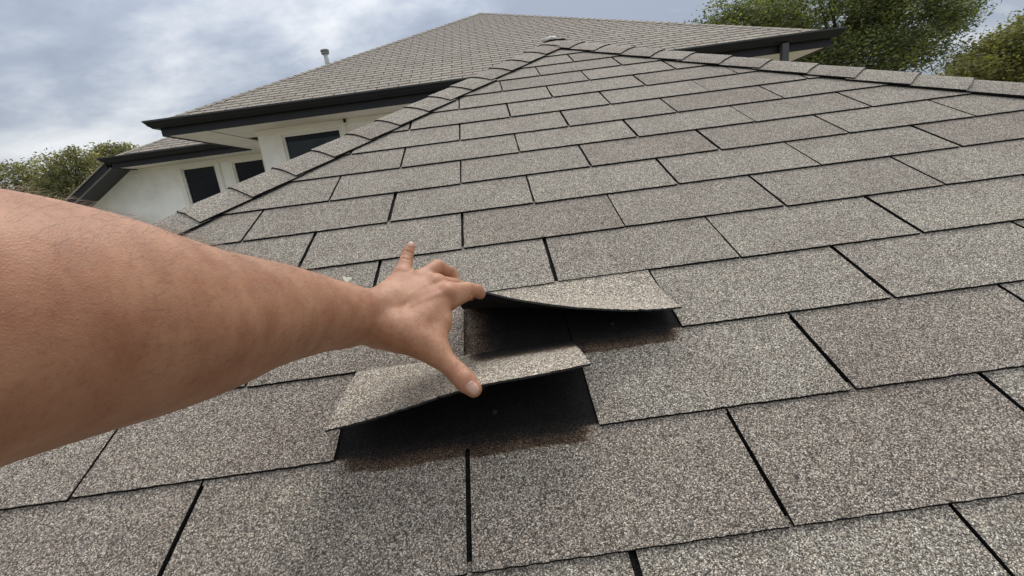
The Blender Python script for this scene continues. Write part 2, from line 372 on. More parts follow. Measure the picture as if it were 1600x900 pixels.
for v in range(-9, 16):
    s0 = v * EXP
    if s0 < S0: continue
    off = 0.5 if v % 2 == 0 else 0.0          # tab centres: even courses have joints at integers
    for i in range(-14, 18):
        uc = i + off
        if (v, uc) in SLIFT: continue
        x0, x1 = (uc - .5) * TAB, (uc + .5) * TAB
        jx, js = random.uniform(-.0015, .0015), random.uniform(-.0016, .0016)
        # inside test against crest lines
        corners = [(x0, s0), (x1, s0), (x1, s0 + EXP), (x0, s0 + EXP)]
        f = lambda p: max(p[1] - LA * p[0] - LB + .045, p[1] - RA * p[0] - RB + .045)
        fs = [f(c) for c in corners]
        if min(fs) > 0: continue
        if (v, uc) in BELOW and (v, uc) != (2, .5):
            # long visible tabs under the lifted ones: finely divided so the covered strip can carry its brown edge and painted shade
            nx, ny = 60, 80; ext = EXP + 0.105 if v == 0 else EXP + 0.012
            ext = EXP * 1.85
            vs, att = [], []
            for jj in range(ny + 1):
                for ii in range(nx + 1):
                    ss = ext * jj / ny; mg = .0027 if ss < EXP - .006 else -.0003; xx = -TAB / 2 + mg + (TAB - 2 * mg) * ii / nx
                    if jj == 0: ss += random.uniform(-.0006, .0006)
                    zz = 0.001 - min(ss, EXP + .01) * .030 - max(0, ss - EXP - .01) * .012
                    vs.append((xx, ss, zz))
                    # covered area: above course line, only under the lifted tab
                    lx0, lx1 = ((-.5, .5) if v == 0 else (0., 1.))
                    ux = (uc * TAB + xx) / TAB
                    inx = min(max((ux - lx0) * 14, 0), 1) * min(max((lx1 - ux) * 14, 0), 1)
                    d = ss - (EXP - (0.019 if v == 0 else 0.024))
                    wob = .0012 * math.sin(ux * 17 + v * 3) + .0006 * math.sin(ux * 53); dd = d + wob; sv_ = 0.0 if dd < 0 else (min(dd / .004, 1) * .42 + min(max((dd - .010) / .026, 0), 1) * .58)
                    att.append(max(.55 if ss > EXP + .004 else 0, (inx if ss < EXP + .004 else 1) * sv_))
            n0 = len(vs)
            # skip the deepest part
            vs += [(x, s, z - THK) for x, s, z in vs]
            g = lambda a, b: b * (nx + 1) + a
            fc = [(g(a, b), g(a + 1, b), g(a + 1, b + 1), g(a, b + 1)) for b in range(ny) for a in range(nx)]
            fm = [0] * len(fc)
            rim = [g(a, 0) for a in range(nx + 1)] + [g(nx, b) for b in range(1, ny + 1)] + [g(a, ny) for a in range(nx - 1, -1, -1)] + [g(0, b) for b in range(ny - 1, 0, -1)]
            for q in range(len(rim)):
                a, b = rim[q], rim[(q + 1) % len(rim)]; fc.append((a, a + n0, b + n0, b)); fm.append(1)
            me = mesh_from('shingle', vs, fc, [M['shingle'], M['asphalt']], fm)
            at = me.attributes.new('stain_shade', 'FLOAT', 'POINT'); at.data.foreach_set('value', att + [1.0] * n0)
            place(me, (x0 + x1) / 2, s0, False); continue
        if max(fs) < 0: place(random.choice(shared), (x0 + x1) / 2 + jx, s0 + js)
        else:
            xc = (x0 + x1) / 2
            po = [(x + xc, s + s0) for x, s in tab_outline(-TAB / 2 + .0032, TAB / 2 - .0032, 0, EXP + .012, rt)]
            po = clip(po, -LA, 1, LB - .03); po = clip(po, -RA, 1, RB - .03)
            if len(po) >= 3:
                place(tab_mesh([(x - xc, s - s0) for x, s in po], 0), xc, s0, False)

# the two lifted shingles: arcs hinged under the course above
def interp(tbl, u):
    xs = [a for a, _ in tbl]; ys = [b for _, b in tbl]
    return float(np.interp(u, xs, ys))
def lifted(v, uc, tbl, L, thk, label):
    nx, ny = 110, 22; x0 = (uc - .5) * TAB + .002; x1 = (uc + .5) * TAB - .002
    hs = (v + 1) * EXP + .004; rr = random.Random(5 + v)
    P = np.zeros((ny + 1, nx + 1, 3)); Nn = np.zeros_like(P)
    al = np.array([interp(tbl, (x0 + (x1 - x0) * i / nx) / TAB) for i in range(nx + 1)])
    for _ in range(30): al[1:-1] = (al[:-2] + 2 * al[1:-1] + al[2:]) / 4
    for i in range(nx + 1):
        x = x0 + (x1 - x0) * i / nx; a = al[i]; Lj = L + rr.uniform(-.0008, .0008) - (.002 if rr.random() < .03 else 0)
        for j in range(ny + 1):
            q = j / ny; l = Lj * q; ang = a * q; R = Lj / a
            if v == 1:      # stiffer sheet: bends at the hinge, then runs on nearly straight, a little domed
                ex, en = R * math.sin(a), R * (1 - math.cos(a)); qq = q + .10 * math.sin(math.pi * q) * (1 - q)
                P[j, i] = W3(x, hs - ex * qq - .0035 * math.sin(math.pi * q) * en / .07, -.001 + en * (qq ** 1.06) + .0065 * math.sin(math.pi * q) * en / .07)
            else:
                P[j, i] = W3(x, hs - R * math.sin(ang), -.001 + R * (1 - math.cos(ang)))
    du = np.gradient(P, axis=1); dv = np.gradient(P, axis=0)
    Nn = np.cross(dv, du); Nn /= np.linalg.norm(Nn, axis=2, keepdims=True)
    if (Nn[..., 2].mean()) < 0: Nn = -Nn
    Q = P - Nn * thk
    vs = [tuple(p) for p in P.reshape(-1, 3)] + [tuple(p) for p in Q.reshape(-1, 3)]; n0 = (nx + 1) * (ny + 1)
    g = lambda a, b: b * (nx + 1) + a
    fc, fm, sm = [], [], []
    for b in range(ny):
        for a in range(nx):
            fc.append((g(a, b + 1), g(a + 1, b + 1), g(a + 1, b), g(a, b))); fm.append(0)
            fc.append((n0 + g(a, b), n0 + g(a + 1, b), n0 + g(a + 1, b + 1), n0 + g(a, b + 1))); fm.append(1)
    rim = [g(a, 0) for a in range(nx + 1)] + [g(nx, b) for b in range(1, ny + 1)] + [g(a, ny) for a in range(nx - 1, -1, -1)] + [g(0, b) for b in range(ny - 1, 0, -1)]
    for q in range(len(rim)):
        a, b = rim[q], rim[(q + 1) % len(rim)]; fc.append((a, b, b + n0, a + n0)); fm.append(2)
    c = P.mean(axis=(0, 1))
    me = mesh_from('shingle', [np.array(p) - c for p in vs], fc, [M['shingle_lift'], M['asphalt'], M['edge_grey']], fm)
    at = me.attributes.new('stain_shade', 'FLOAT', 'POINT')
    av = [(min(max((x0 + (x1 - x0) * i / nx) / TAB * 12, 0), 1) * min(max((.34 - j / ny) / .30, 0), 1) if v == 1 else 0.0) for j in range(ny + 1) for i in range(nx + 1)]  # browning and painted shade, deepening toward the hinge
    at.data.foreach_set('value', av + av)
    o = obj('shingle', me, roofT, tuple(c - RL)); o['label'] = label; return o
# covered upper strip of the lower lifted shingle's course, browned, with painted shade deepening to the right
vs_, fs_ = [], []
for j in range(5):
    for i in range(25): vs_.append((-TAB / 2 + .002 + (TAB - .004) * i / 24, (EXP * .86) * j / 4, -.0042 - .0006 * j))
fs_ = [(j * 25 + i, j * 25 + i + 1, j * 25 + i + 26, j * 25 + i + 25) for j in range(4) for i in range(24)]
me_ = mesh_from('shingle_headlap', vs_, fs_, [M['shingle']]); a_ = me_.attributes.new('stain_shade', 'FLOAT', 'POINT'); a_.data.foreach_set('value', [min(1.0, max(.30, .30 + .9 * (p[0] - .012) / .06) if p[1] < .2 else 1) * 1.0 for p in vs_])
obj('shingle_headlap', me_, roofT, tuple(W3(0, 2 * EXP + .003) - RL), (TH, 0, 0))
lifted(2, .5, [(0, 1.56), (.13, 1.371), (.247, 1.153), (.383, .966), (.521, .803), (.747, .609), (.89, .537), (1, .515)], .1385, .0027, 'upper shingle tab bent up at its left corner by the finger')
lifted(1, 0., [(-.5, .71), (-.488, .717), (-.369, .772), (-.226, .877), (-.058, 1.027), (.097, 1.121), (.274, 1.148), (.469, 1.207), (.5, 1.215)], .1385, .0027, 'lower shingle tab bent up under the thumb')

# nail heads left in the covered strip
for xn, sn in ((.035, EXP + .040), (.215, 2 * EXP + .028)):
    bm_ = bmesh.new(); bmesh.ops.create_cone(bm_, cap_ends=True, segments=14, radius1=.0032, radius2=.0026, depth=.0012)
    me_ = bpy.data.meshes.new('roofing_nail'); bm_.to_mesh(me_); bm_.free(); me_.materials.append(M['rust'])
    obj('roofing_nail', me_, roofT, tuple(W3(xn, sn, -.0028) - RL), (TH, 0, 0))

# hip caps
def cap_mesh(p0, hdir, d1, n1, d2, n2, L, wdt, rr, lift0=.0160, lift1=.0110, thk=.0042, tuck=None):
    """folded cap: crest starts at p0 (butt end) and runs along hdir; d1,d2 in-plane directions down each face"""
    cols = []
    wv = wdt * (1 + rr.uniform(-.04, .04))
    prof = []
    for side, (d, n) in ((1, (d1, n1)), (-1, (d2, n2))):
        for q in ([1, .62, .3, .1] if side == 1 else [.1, .3, .62, 1]): prof.append((d * wv * q, n, q))
    up = n1 + n2; up = up / np.linalg.norm(up)
    prof.insert(4, (np.zeros(3), up, 0))
    V, NN = [], []
    ml = 3
    for j in range(ml + 1):
        l = L * j / ml; hgt = lift0 + (lift1 - lift0) * j / ml
        for d, n, q in prof:
            round_ = .0045 * (1 - q) ** 2.2
            sag = -.007 * q * q
            jj = hdir * (rr.uniform(-.0012, .0012) if j == 0 else 0)
            q_ = p0 + hdir * l + d + n * (hgt + sag) - up * round_ + jj
            if j == 0 and tuck is not None: q_ = q_ - nF * max(0.0, (q_ - APX) @ nF - tuck)
            V.append(q_); NN.append(n)
    k = len(prof); n0 = len(V); V += [a - b * thk for a, b in zip(V, NN)]
    fc, fm = [], []
    for j in range(ml):
        for i in range(k - 1):
            a = j * k + i; fc.append((a, a + 1, a + 1 + k, a + k)); fm.append(0); fc.append((a + n0, a + k + n0, a + k + 1 + n0, a + 1 + n0)); fm.append(1)
    rim = list(range(k)) + [j * k + k - 1 for j in range(1, ml + 1)] + [ml * k + i for i in range(k - 2, -1, -1)] + [j * k for j in range(ml - 1, 0, -1)]
    for q in range(len(rim)):
        a, b = rim[q], rim[(q + 1) % len(rim)]; fc.append((a, b, b + n0, a + n0)); fm.append(1)
    return V, fc, fm
nF = np.array([0, -ST, CT])
def unit(a): return a / np.linalg.norm(a)
APX = W3(AX, AS)
def hip_setup(sgn):
    h = unit(W3((-AS if 0 else 1) * sgn * 1.0, (LA if sgn > 0 else -RA) * 1.0))      # up-hip direction
    # other face: contains h and the +y axis (level eave running back)
    n2 = np.cross(h, np.array([0, 1, 0])); n2 = unit(n2); n2 = n2 if n2[2] > 0 else -n2
    d1 = unit(np.cross(nF, h)); d1 = d1 if d1[2] < 0 else -d1
    d2 = unit(np.cross(n2, h)); d2 = d2 if d2[2] < 0 else -d2
    return h, d1, n2, d2
rc = random.Random(11)
capmats = [M['cap'], M['asphalt']]
Lx = [-.659, -.578, -.4985, -.42, -.337, -.261, -.178, -.105, -.031, .0465, .127, .207, .29, .373]
Rx = [1.402, 1.325, 1.239, 1.156, 1.065, .978, .889, .806, .722, .640, .556]
Lx = [Lx[0] - .081 * k for k in range(16, 0, -1)] + Lx
Rx = [Rx[0] + .086 * k for k in range(16, 0, -1)] + Rx
for sgn, xs in ((1, Lx), (-1, Rx)):
    h, d1, n2, d2 = hip_setup(sgn)
    for i, x in enumerate(xs):
        s = LA * x + LB if sgn > 0 else RA * x + RB
        if s < S0: continue
        nx_ = xs[i + 1] if i + 1 < len(xs) else AX
        s2 = LA * nx_ + LB if sgn > 0 else RA * nx_ + RB
        p0 = W3(x, s); L = np.linalg.norm(W3(nx_, s2) - p0) + .022
        if i == len(xs) - 1: L = np.linalg.norm(APX - p0) + .010
        V, fc, fm = cap_mesh(p0, h, d1, nF, d2, n2, L, .103, rc)
        obj('hip_cap', mesh_from('hip_cap', [v - p0 for v in V], fc, capmats, fm), roofT, tuple(p0 - RL))
# ridge caps running back from the apex
hr = np.array([0, 1.0, 0]); 
hL, _, nL, dL = hip_setup(1); hR, _, nR, dR = hip_setup(-1)
dl = unit(np.cross(nL, hr)); dl = dl if dl[2] < 0 else -dl
dr = unit(np.cross(nR, hr)); dr = dr if dr[2] < 0 else -dr
for k in range(36):
    p0 = APX + np.array([0, -.045 + .14 * k, 0.002])
    V, fc, fm = cap_mesh(p0, hr, dl, nL, dr, nR, .162, .11, rc, lift0=.018 if k == 0 else .0150, tuck=.016 if k == 0 else None)
    obj('ridge_cap', mesh_from('ridge_cap', [v - p0 for v in V], fc, capmats, fm), roofT, tuple(p0 - RL))
# white sealant blob on the peak
mb = bmesh.new(); bmesh.ops.create_icosphere(mb, subdivisions=3, radius=1.0)
for vv in mb.verts:
    c = vv.co; k = 1 + .25 * math.sin(5 * c.x + 2 * c.y) * math.cos(4 * c.y + c.z); vv.co = Vector((c.x * .040 * k, c.y * .022 * k, c.z * .009 * k))
me = bpy.data.meshes.new('sealant_patch'); mb.to_mesh(me); mb.free(); me.materials.append(M['sealant'])
obj('sealant_patch', me, roofT, tuple(APX + np.array([-.012, .03, .020]) - RL))

# ================================================================== HOUSE BEHIND
PIV = np.array([-4.46, 6.25, GZ])
house = thing('house', (PIV[0] + .038, PIV[1], PIV[2]), 'pale stucco house behind the near roof, with a big grey hip roof and dark gutters', 'house', rot=(0, math.radians(-.42), 0))
def hobj(name, mb, mats, parent=None, **k): return obj(name, mb.mesh(name, mats, PIV), parent or house, **k)
SL = 0.51; SLs = math.sqrt(1 + SL * SL)
EZ = 1.775; EX0, EX1, EY = -4.36, 5.12, 6.35
hx = (EX0 + EX1) / 2; hw = (EX1 - EX0) / 2; AY, AZ = EY + hw, EZ + hw * SL; BY = 17.5
WX0, WY, WRUN = -6.95, 8.68, 2.7
P_ = lambda *a: np.array(a, float)
def roof_poly(name, pts, m=0):
    return hobj(name, slab_poly([p - P_(0, 0, .008) for p in pts], .03, 0, 0), [M['far_shingle']] if m else [M['deck']])
apex = P_(hx, AY, AZ); rback = P_(hx, BY - hw, AZ)
roof_poly('roof_slope', [P_(EX0, EY, EZ), P_(EX1, EY, EZ), apex])
roof_poly('roof_slope', [P_(EX1, EY, EZ), P_(EX1, BY, EZ), rback, apex], 1)
roof_poly('roof_slope', [P_(EX0, BY, EZ), P_(EX0, EY, EZ), apex, rback], 1)
roof_poly('roof_slope', [P_(EX1, BY, EZ), P_(EX0, BY, EZ), rback], 1)
WYB = WY + 2 * WRUN; wz = EZ + WRUN * SL
wa = P_(WX0 + WRUN, WY + WRUN, wz); wb = P_(EX0 + WRUN, WY + WRUN, wz)
roof_poly('roof_slope', [P_(WX0, WY, EZ), P_(EX0, WY, EZ), wb, wa])
roof_poly('roof_slope', [P_(WX0, WYB, EZ), P_(WX0, WY, EZ), wa], 1)
roof_poly('roof_slope', [P_(EX0, WYB, EZ), P_(WX0, WYB, EZ), wa, wb], 1)

# far shingles
FA = math.atan(SL)
far_mats = [M['far_shingle'], M['edge_grey']]
def far_rows(x_lo, x_hi, yo, lines, nrows, cand, joint0):
    """collect tabs on a south slope starting at eave y=yo; lines: list of (a,b,c) half planes a*x+b*s<=c"""
    for k in range(nrows):
        s0 = k * EXP; j0 = joint0 + (0.5 if k % 2 else 0.0)
        i0 = int(x_lo / TAB) - 2
        for i in range(i0, int(x_hi / TAB) + 3):
            xa, xb = (i + j0) * TAB + .006, (i + 1 + j0) * TAB - .006
            po = [(xa, s0), (xb, s0), (xb, s0 + EXP + .01), (xa, s0 + EXP + .01)]
            for a, b, c in lines: po = clip(po, a, b, c)
            if len(po) < 3: continue
            ar = 0.5 * abs(sum(po[q][0] * po[(q + 1) % len(po)][1] - po[(q + 1) % len(po)][0] * po[q][1] for q in range(len(po))))
            if ar < .0015: continue
            cand.append((xa, s0, po, yo, len(po) == 4 and ar > .039))
cand = []
far_rows(EX0, EX1, EY, [(-1, 1 / SLs, -EX0 - .02), (1, 1 / SLs, EX1 - .02), (0, -1, 0)], 46, cand, 0.1)
far_rows(WX0, EX0 + WRUN, WY, [(-1, 1 / SLs, -WX0 - .02), (1, -1 / SLs, EX0), (0, 1, WRUN * SLs)], 24, cand, 0.3)
ca, sa = math.cos(FA), math.sin(FA)
def fpos(x, s, yo): return P_(x, yo + s * ca, EZ + s * sa)
def hidden(p):   # behind the foreground hip or out of frame
    x, y, z = project(p)
    if x < 0 or x > 1600 or y < 0: return True
    pts = [(280, 318), (420, 257), (584, 182), (700, 128), (790, 87), (850, 62), (1036, 70), (1203, 85), (1431, 105), (1600, 124)]
    return y > np.interp(x, [a for a, _ in pts], [b for _, b in pts])
sc_ = []
for cnd in cand:
    c = fpos(cnd[0] + TAB / 2, cnd[1] + EXP / 2, cnd[3]); z = project(c)[2]
    dist = np.linalg.norm(c - CAM); cosi = abs((c - CAM) @ P_(0, -sa, ca)) / dist
    sc_.append((-1 if hidden(c) else cosi / dist ** 2))
order = sorted(range(len(cand)), key=lambda i: -sc_[i]); single = set(order[:300])
def far_mesh(po, x0, s0, name='shingle'):
    k = len(po); top = [(x - x0, s - s0, .0025 - (s - s0) * .045) for x, s in po]
    vs = top + [(x, s, z - .0068) for x, s, z in top]
    return vs, [tuple(range(k))] + [(i, i + k, (i + 1) % k + k, (i + 1) % k) for i in range(k)], [0] + [1] * k
vs, fs, fm = far_mesh([(0.006, 0), (TAB - .006, 0), (TAB - .006, EXP + .01), (.006, EXP + .01)], 0.006, 0)
shared_far = mesh_from('shingle', vs, fs, far_mats, fm)
rest = MB()
Rm = np.array([[1, 0, 0], [0, ca, -sa], [0, sa, ca]])
for i, (xa, s0, po, yo, full) in enumerate(cand):
    base = fpos(xa, s0, yo)
    if i in single:
        if full: me = shared_far
        else: v_, f_, m_ = far_mesh(po, xa, s0); me = mesh_from('shingle', v_, f_, far_mats, m_)
        obj('shingle', me, house, tuple(base - PIV), (FA, 0, 0))
    else:
        v_, f_, m_ = far_mesh(po, xa, s0)
        rest.add([base + Rm @ np.array(v) for v in v_], f_, m_)
o = hobj('shingle_field', rest, far_mats); o['kind'] = 'stuff'
# far hip caps
def far_hip(p0, p1, nA, nB, name='hip_cap'):
    h = unit(p1 - p0); L = np.linalg.norm(p1 - p0); n = int(L / .135)
    d1 = unit(np.cross(nA, h)); d1 = d1 if d1[2] < 0 else -d1
    d2 = unit(np.cross(nB, h)); d2 = d2 if d2[2] < 0 else -d2
    V, fc, fm = cap_mesh(P_(0, 0, 0), h, d1, nA, d2, nB, .155, .10, rc, lift0=.014, lift1=.008, thk=.004)
    me = mesh_from(name, V, fc, far_mats, fm)
    for k in range(n):
        obj(name, me, house, tuple(p0 + h * (L * k / n) - PIV))
nS, nW, nE, nN = unit(P_(0, -SL, 1)), unit(P_(-SL, 0, 1)), unit(P_(SL, 0, 1)), unit(P_(0, SL, 1))
far_hip(P_(EX0, EY, EZ), apex, nS, nW); far_hip(P_(EX1, EY, EZ), apex, nS, nE); far_hip(P_(WX0, WY, EZ), wa, nS, nW)
far_hip(rback, apex, nW, nE, 'ridge_cap'); far_hip(wa, wb, nS, nN, 'ridge_cap')

# gutters, fascia, soffits  (outward is right of travel)
gp = [(0.0, EZ), (.12, EZ + .012), (.12, EZ - .008), (.105, EZ - .03), (.095, EZ - .05), (.075, EZ - .066), (.06, EZ - .085), (.0, EZ - .09)]
def gutter(path):
    mb = sweep(path, gp); return mb
FO = .02
mainp = [(EX0 + FO, WY + FO), (EX0 + FO, EY + FO), (EX1 - FO, EY + FO), (EX1 - FO, BY)]
def rev(p): return list(reversed(p))
# travelling so that outward (right of travel) points away from the house: west side must run northwards -> use reversed path
mainp_r = rev(mainp); wingp_r = rev([(WX0 + FO, WYB), (WX0 + FO, WY + FO), (EX0 + FO, WY + FO)])
def outward_ok(path):
    (x0, y0), (x1, y1) = path[0], path[1]; d = (x1 - x0, y1 - y0); return (d[1], -d[0])
def oriented(path, ref):       # choose direction so that the right side points away from ref
    (x0, y0), (x1, y1) = path[0], path[1]; rx, ry = (y1 - y0), -(x1 - x0)
    mx_, my_ = (x0 + x1) / 2 - ref[0], (y0 + y1) / 2 - ref[1]
    return path if rx * mx_ + ry * my_ > 0 else rev(path)
mainp = oriented(mainp, (0, 12)); wingp = oriented([(WX0 + FO, WYB), (WX0 + FO, WY + FO), (EX0 + FO, WY + FO)], (-3, 11))
hobj('gutter', gutter(mainp), [M['gutter']]); hobj('gutter', gutter(wingp), [M['gutter']])
lip = [(.1215, EZ + .017), (.127, EZ + .017), (.127, EZ - .004), (.1215, EZ - .004)]
hobj('gutter_lip', sweep(mainp, lip), [M['gutter_lip']]); hobj('gutter_lip', sweep(wingp, lip), [M['gutter_lip']])
SZ = 1.60
fp = [(-.004, EZ - .01), (-.004, SZ - .012), (-.03, SZ - .012), (-.03, EZ - .01)]
hobj('fascia', sweep(mainp, fp), [M['gutter']]); hobj('fascia', sweep(wingp, fp), [M['gutter']])
WLX, WFY = -3.345, 6.97; WWY = 9.30
mb = MB(); mb.box(EX0 + .055, WLX - .4, EY + .055, WWY, SZ, SZ + .012); hobj('soffit', mb, [M['soffit']])
mb = MB(); mb.box(WLX - .394, EX1 - .055, EY + .055, WFY + .5, SZ + .002, SZ + .014); hobj('soffit', mb, [M['soffit']])
mb = MB(); mb.box(WLX - .397, WLX - .395, EY + .06, WWY - .002, SZ - .006, SZ + .001); hobj('soffit_groove', mb, [M['pipe_dark']])
mb = MB(); mb.box(WX0 + .055, EX0 + .055, WY + .055, WWY + .3, SZ + .003, SZ + .015); hobj('soffit', mb, [M['soffit']])
mb = MB(); mb.box(4.2, EX1 - .055, WFY + .5, BY, SZ + .004, SZ + .014); hobj('soffit', mb, [M['soffit']])

def wall_open(x0, x1, z0, z1, y0, y1, holes):
    mb = MB(); xs = sorted({x0, x1, *[h[0] for h in holes], *[h[1] for h in holes]}); zs = sorted({z0, z1, *[h[2] for h in holes], *[h[3] for h in holes]})
    for a, b in zip(xs, xs[1:]):
        for c, d in zip(zs, zs[1:]):
            mx_, mz_ = (a + b) / 2, (c + d) / 2
            if any(h[0] < mx_ < h[1] and h[2] < mz_ < h[3] for h in holes): continue
            mb.box(a, b, y0, y1, c, d)
    return mb
w1 = (-6.08, -5.40, .45, 1.50); w2 = (-5.05, -4.42, .45, 1.497); w3 = (-2.98, -2.09, .30, 1.49)
hobj('wall', wall_open(WLX, 4.3, GZ, SZ, WFY, WFY + .2, [w3]), [M['stucco']])
hobj('wall', wall_open(-7.08, WLX, GZ, SZ + .002, WWY, WWY + .2, [w1, w2]), [M['stucco']])
mb = MB(); mb.box(WLX, WLX + .2, WFY + .2, BY - .6, GZ, SZ - .002); mb.box(4.1, 4.3, WFY + .2, BY - .6, GZ, SZ - .002); mb.box(WLX + .2, 4.1, BY - .8, BY - .6, GZ, SZ - .002); hobj('wall', mb, [M['stucco']])
# part of the wing wall under the raking lower roof
def rake_z(x): return 1.620 + (x + 7.10) * .575
mb = MB(); zz = [(-7.083, rake_z(-7.083)), (-9.2, rake_z(-9.2))]
mb.add([(-7.083, WWY + .001, GZ), (-9.2, WWY + .001, GZ), (-9.2, WWY + .001, zz[1][1]), (-7.083, WWY + .001, zz[0][1]), (-7.083, WWY + .2, GZ), (-9.2, WWY + .2, GZ), (-9.2, WWY + .2, zz[1][1]), (-7.083, WWY + .2, zz[0][1])],
       [(0, 3, 2, 1), (4, 5, 6, 7), (0, 1, 5, 4), (1, 2, 6, 5), (2, 3, 7, 6), (3, 0, 4, 7)]); hobj('wall', mb, [M['stucco']])
# raking lower roof
def rake_slab(y0, y1, zl, zh, x0=-7.02, x1=-9.5):
    mb = MB(); r = lambda x: 1.600 + (x + 7.03) * .62
    mb.add([(x0, y0, r(x0) + zl), (x1, y0, r(x1) + zl), (x1, y1, r(x1) + zl), (x0, y1, r(x0) + zl), (x0, y0, r(x0) + zh), (x1, y0, r(x1) + zh), (x1, y1, r(x1) + zh), (x0, y1, r(x0) + zh)],
           [(0, 1, 2, 3), (4, 7, 6, 5), (0, 4, 5, 1), (1, 5, 6, 2), (2, 6, 7, 3), (3, 7, 4, 0)]); return mb
hobj('rake_fascia', rake_slab(8.70, 8.73, -.005, .10), [M['gutter']])
hobj('rake_trim', rake_slab(8.733, 8.80, .004, .03), [M['trim_grey']])
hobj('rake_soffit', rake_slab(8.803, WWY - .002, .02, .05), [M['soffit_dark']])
hobj('lower_roof', rake_slab(8.68, 12.5, .105, .13), [M['far_shingle']])
# frieze boards
mb = MB(); mb.box(WLX - .01, 4.3, WFY - .022, WFY - .002, SZ - .075, SZ - .001); hobj('frieze_board', mb, [M['cream']])
mb = MB(); mb.box(-7.02, WLX - .002, WWY - .022, WWY - .002, SZ - .085, SZ - .001); hobj('frieze_board', mb, [M['cream']])
def window(wn, y, casing, bars):
    x0, x1, z0, z1 = wn
    fr = MB(); c = casing
    fr.box(x0 - c, x0, y - .03, y + .05, z0 - c, z1 + c * .85); fr.box(x1, x1 + c, y - .03, y + .05, z0 - c, z1 + c * .85)
    fr.box(x0, x1, y - .03, y + .05, z1, z1 + c * .85); fr.box(x0, x1, y - .04, y + .05, z0 - c, z0)
    wo = hobj('window', fr, [M['cream']])
    s = MB(); q = .028
    s.box(x0, x0 + q, y + .0, y + .055, z0, z1); s.box(x1 - q, x1, y, y + .055, z0, z1); s.box(x0 + q, x1 - q, y, y + .055, z1 - q, z1); s.box(x0 + q, x1 - q, y, y + .055, z0, z0 + q)
    sh = obj('sash', s.mesh('sash', [M['cream']], PIV), wo)
    g = MB(); g.box(x0 + q, x1 - q, y + .035, y + .045, z0 + q, z1 - q)
    obj('pane', g.mesh('pane', [M['glass'] if not bars else M['glass_reflect']], PIV), wo)
    for xa in (x0 - c - .015, x1 + c):
        i = MB(); i.box(xa, xa + .015, y - .018, y, z0 - c, z1 + c * .85); obj('casing', i.mesh('casing', [M['cream']], PIV), wo)
    if bars:
        b = MB(); b.box(x0 + q, x1 - q, y + .030, y + .034, z1 - q - .075, z1 - q); obj('dark_glass_strip', b.mesh('dark_glass_strip', [M['glass']], PIV), wo)
window(w1, WWY, .085, False); window(w2, WWY, .07, False); window(w3, WFY, .085, True)
for (x, z, r) in ((-5.745, 1.285, .012), (-5.79, 1.262, .008), (-5.93, 1.18, .006)):
    bm = bmesh.new(); bmesh.ops.create_cone(bm, cap_ends=True, segments=10, radius1=r, radius2=r, depth=.006)
    me = bpy.data.meshes.new('wall_hole'); bm.to_mesh(me); bm.free(); me.materials.append(M['deck'])
    obj('wall_hole', me, house, tuple(P_(x, WWY - .003, z) - PIV), (math.pi / 2, 0, 0))
bm = bmesh.new(); bmesh.ops.create_cone(bm, cap_ends=True, segments=12, radius1=.022, radius2=.018, depth=.05)
me = bpy.data.meshes.new('soffit_sensor'); bm.to_mesh(me); bm.free(); me.materials.append(M['deck'])
obj('soffit_sensor', me, house, tuple(P_(-1.99, WFY - .05, 1.575) - PIV))
# vent pipe
def lathe(prof, n=20):
    mb = MB(); k = len(prof)
    vs = [(r * math.cos(2 * math.pi * i / n), r * math.sin(2 * math.pi * i / n), z) for r, z in prof for i in range(n)]
    fs = [(j * n + i, j * n + (i + 1) % n, (j + 1) * n + (i + 1) % n, (j + 1) * n + i) for j in range(k - 1) for i in range(n)]
    fs += [tuple(reversed(range(n))), tuple(range((k - 1) * n, k * n))]
    mb.add(vs, fs); return mb
vb = at_y(513, 99, 8.6); vt = at_y(508, 79, 8.6)
zroof = EZ + (vb[0] - EX0) * SL
vp = hobj('vent_pipe', MB(), [M['pipe']]); vp.location = tuple(P_(vb[0], 8.6, zroof - .05) - PIV); Hh = vt[2] - zroof + .05
vp.data = lathe([(.040, 0), (.040, Hh - .02)]).mesh('vent_pipe', [M['pipe']], smooth=True)
vp.rotation_euler = (0, math.radians(-1.5), 0)
cp = obj('vent_cap', lathe([(.045, Hh - .075), (.068, Hh - .07), (.068, Hh - .05), (.058, Hh - .048), (.058, Hh - .035), (.074, Hh - .032), (.074, Hh - .006), (.055, Hh)]).mesh('vent_cap', [M['pipe_dark']], smooth=False), vp)
fl = obj('vent_flashing', lathe([(.12, .06), (.10, .075), (.045, .14), (.043, .16)]).mesh('vent_flashing', [M['pipe']], smooth=True), vp)
# downspout on the right part of the gutter
mb = MB(); mb.box(4.335, 4.425, EY - .075, EY - .005, GZ + .1, EZ - .086); hobj('downspout', mb, [M['spout']])

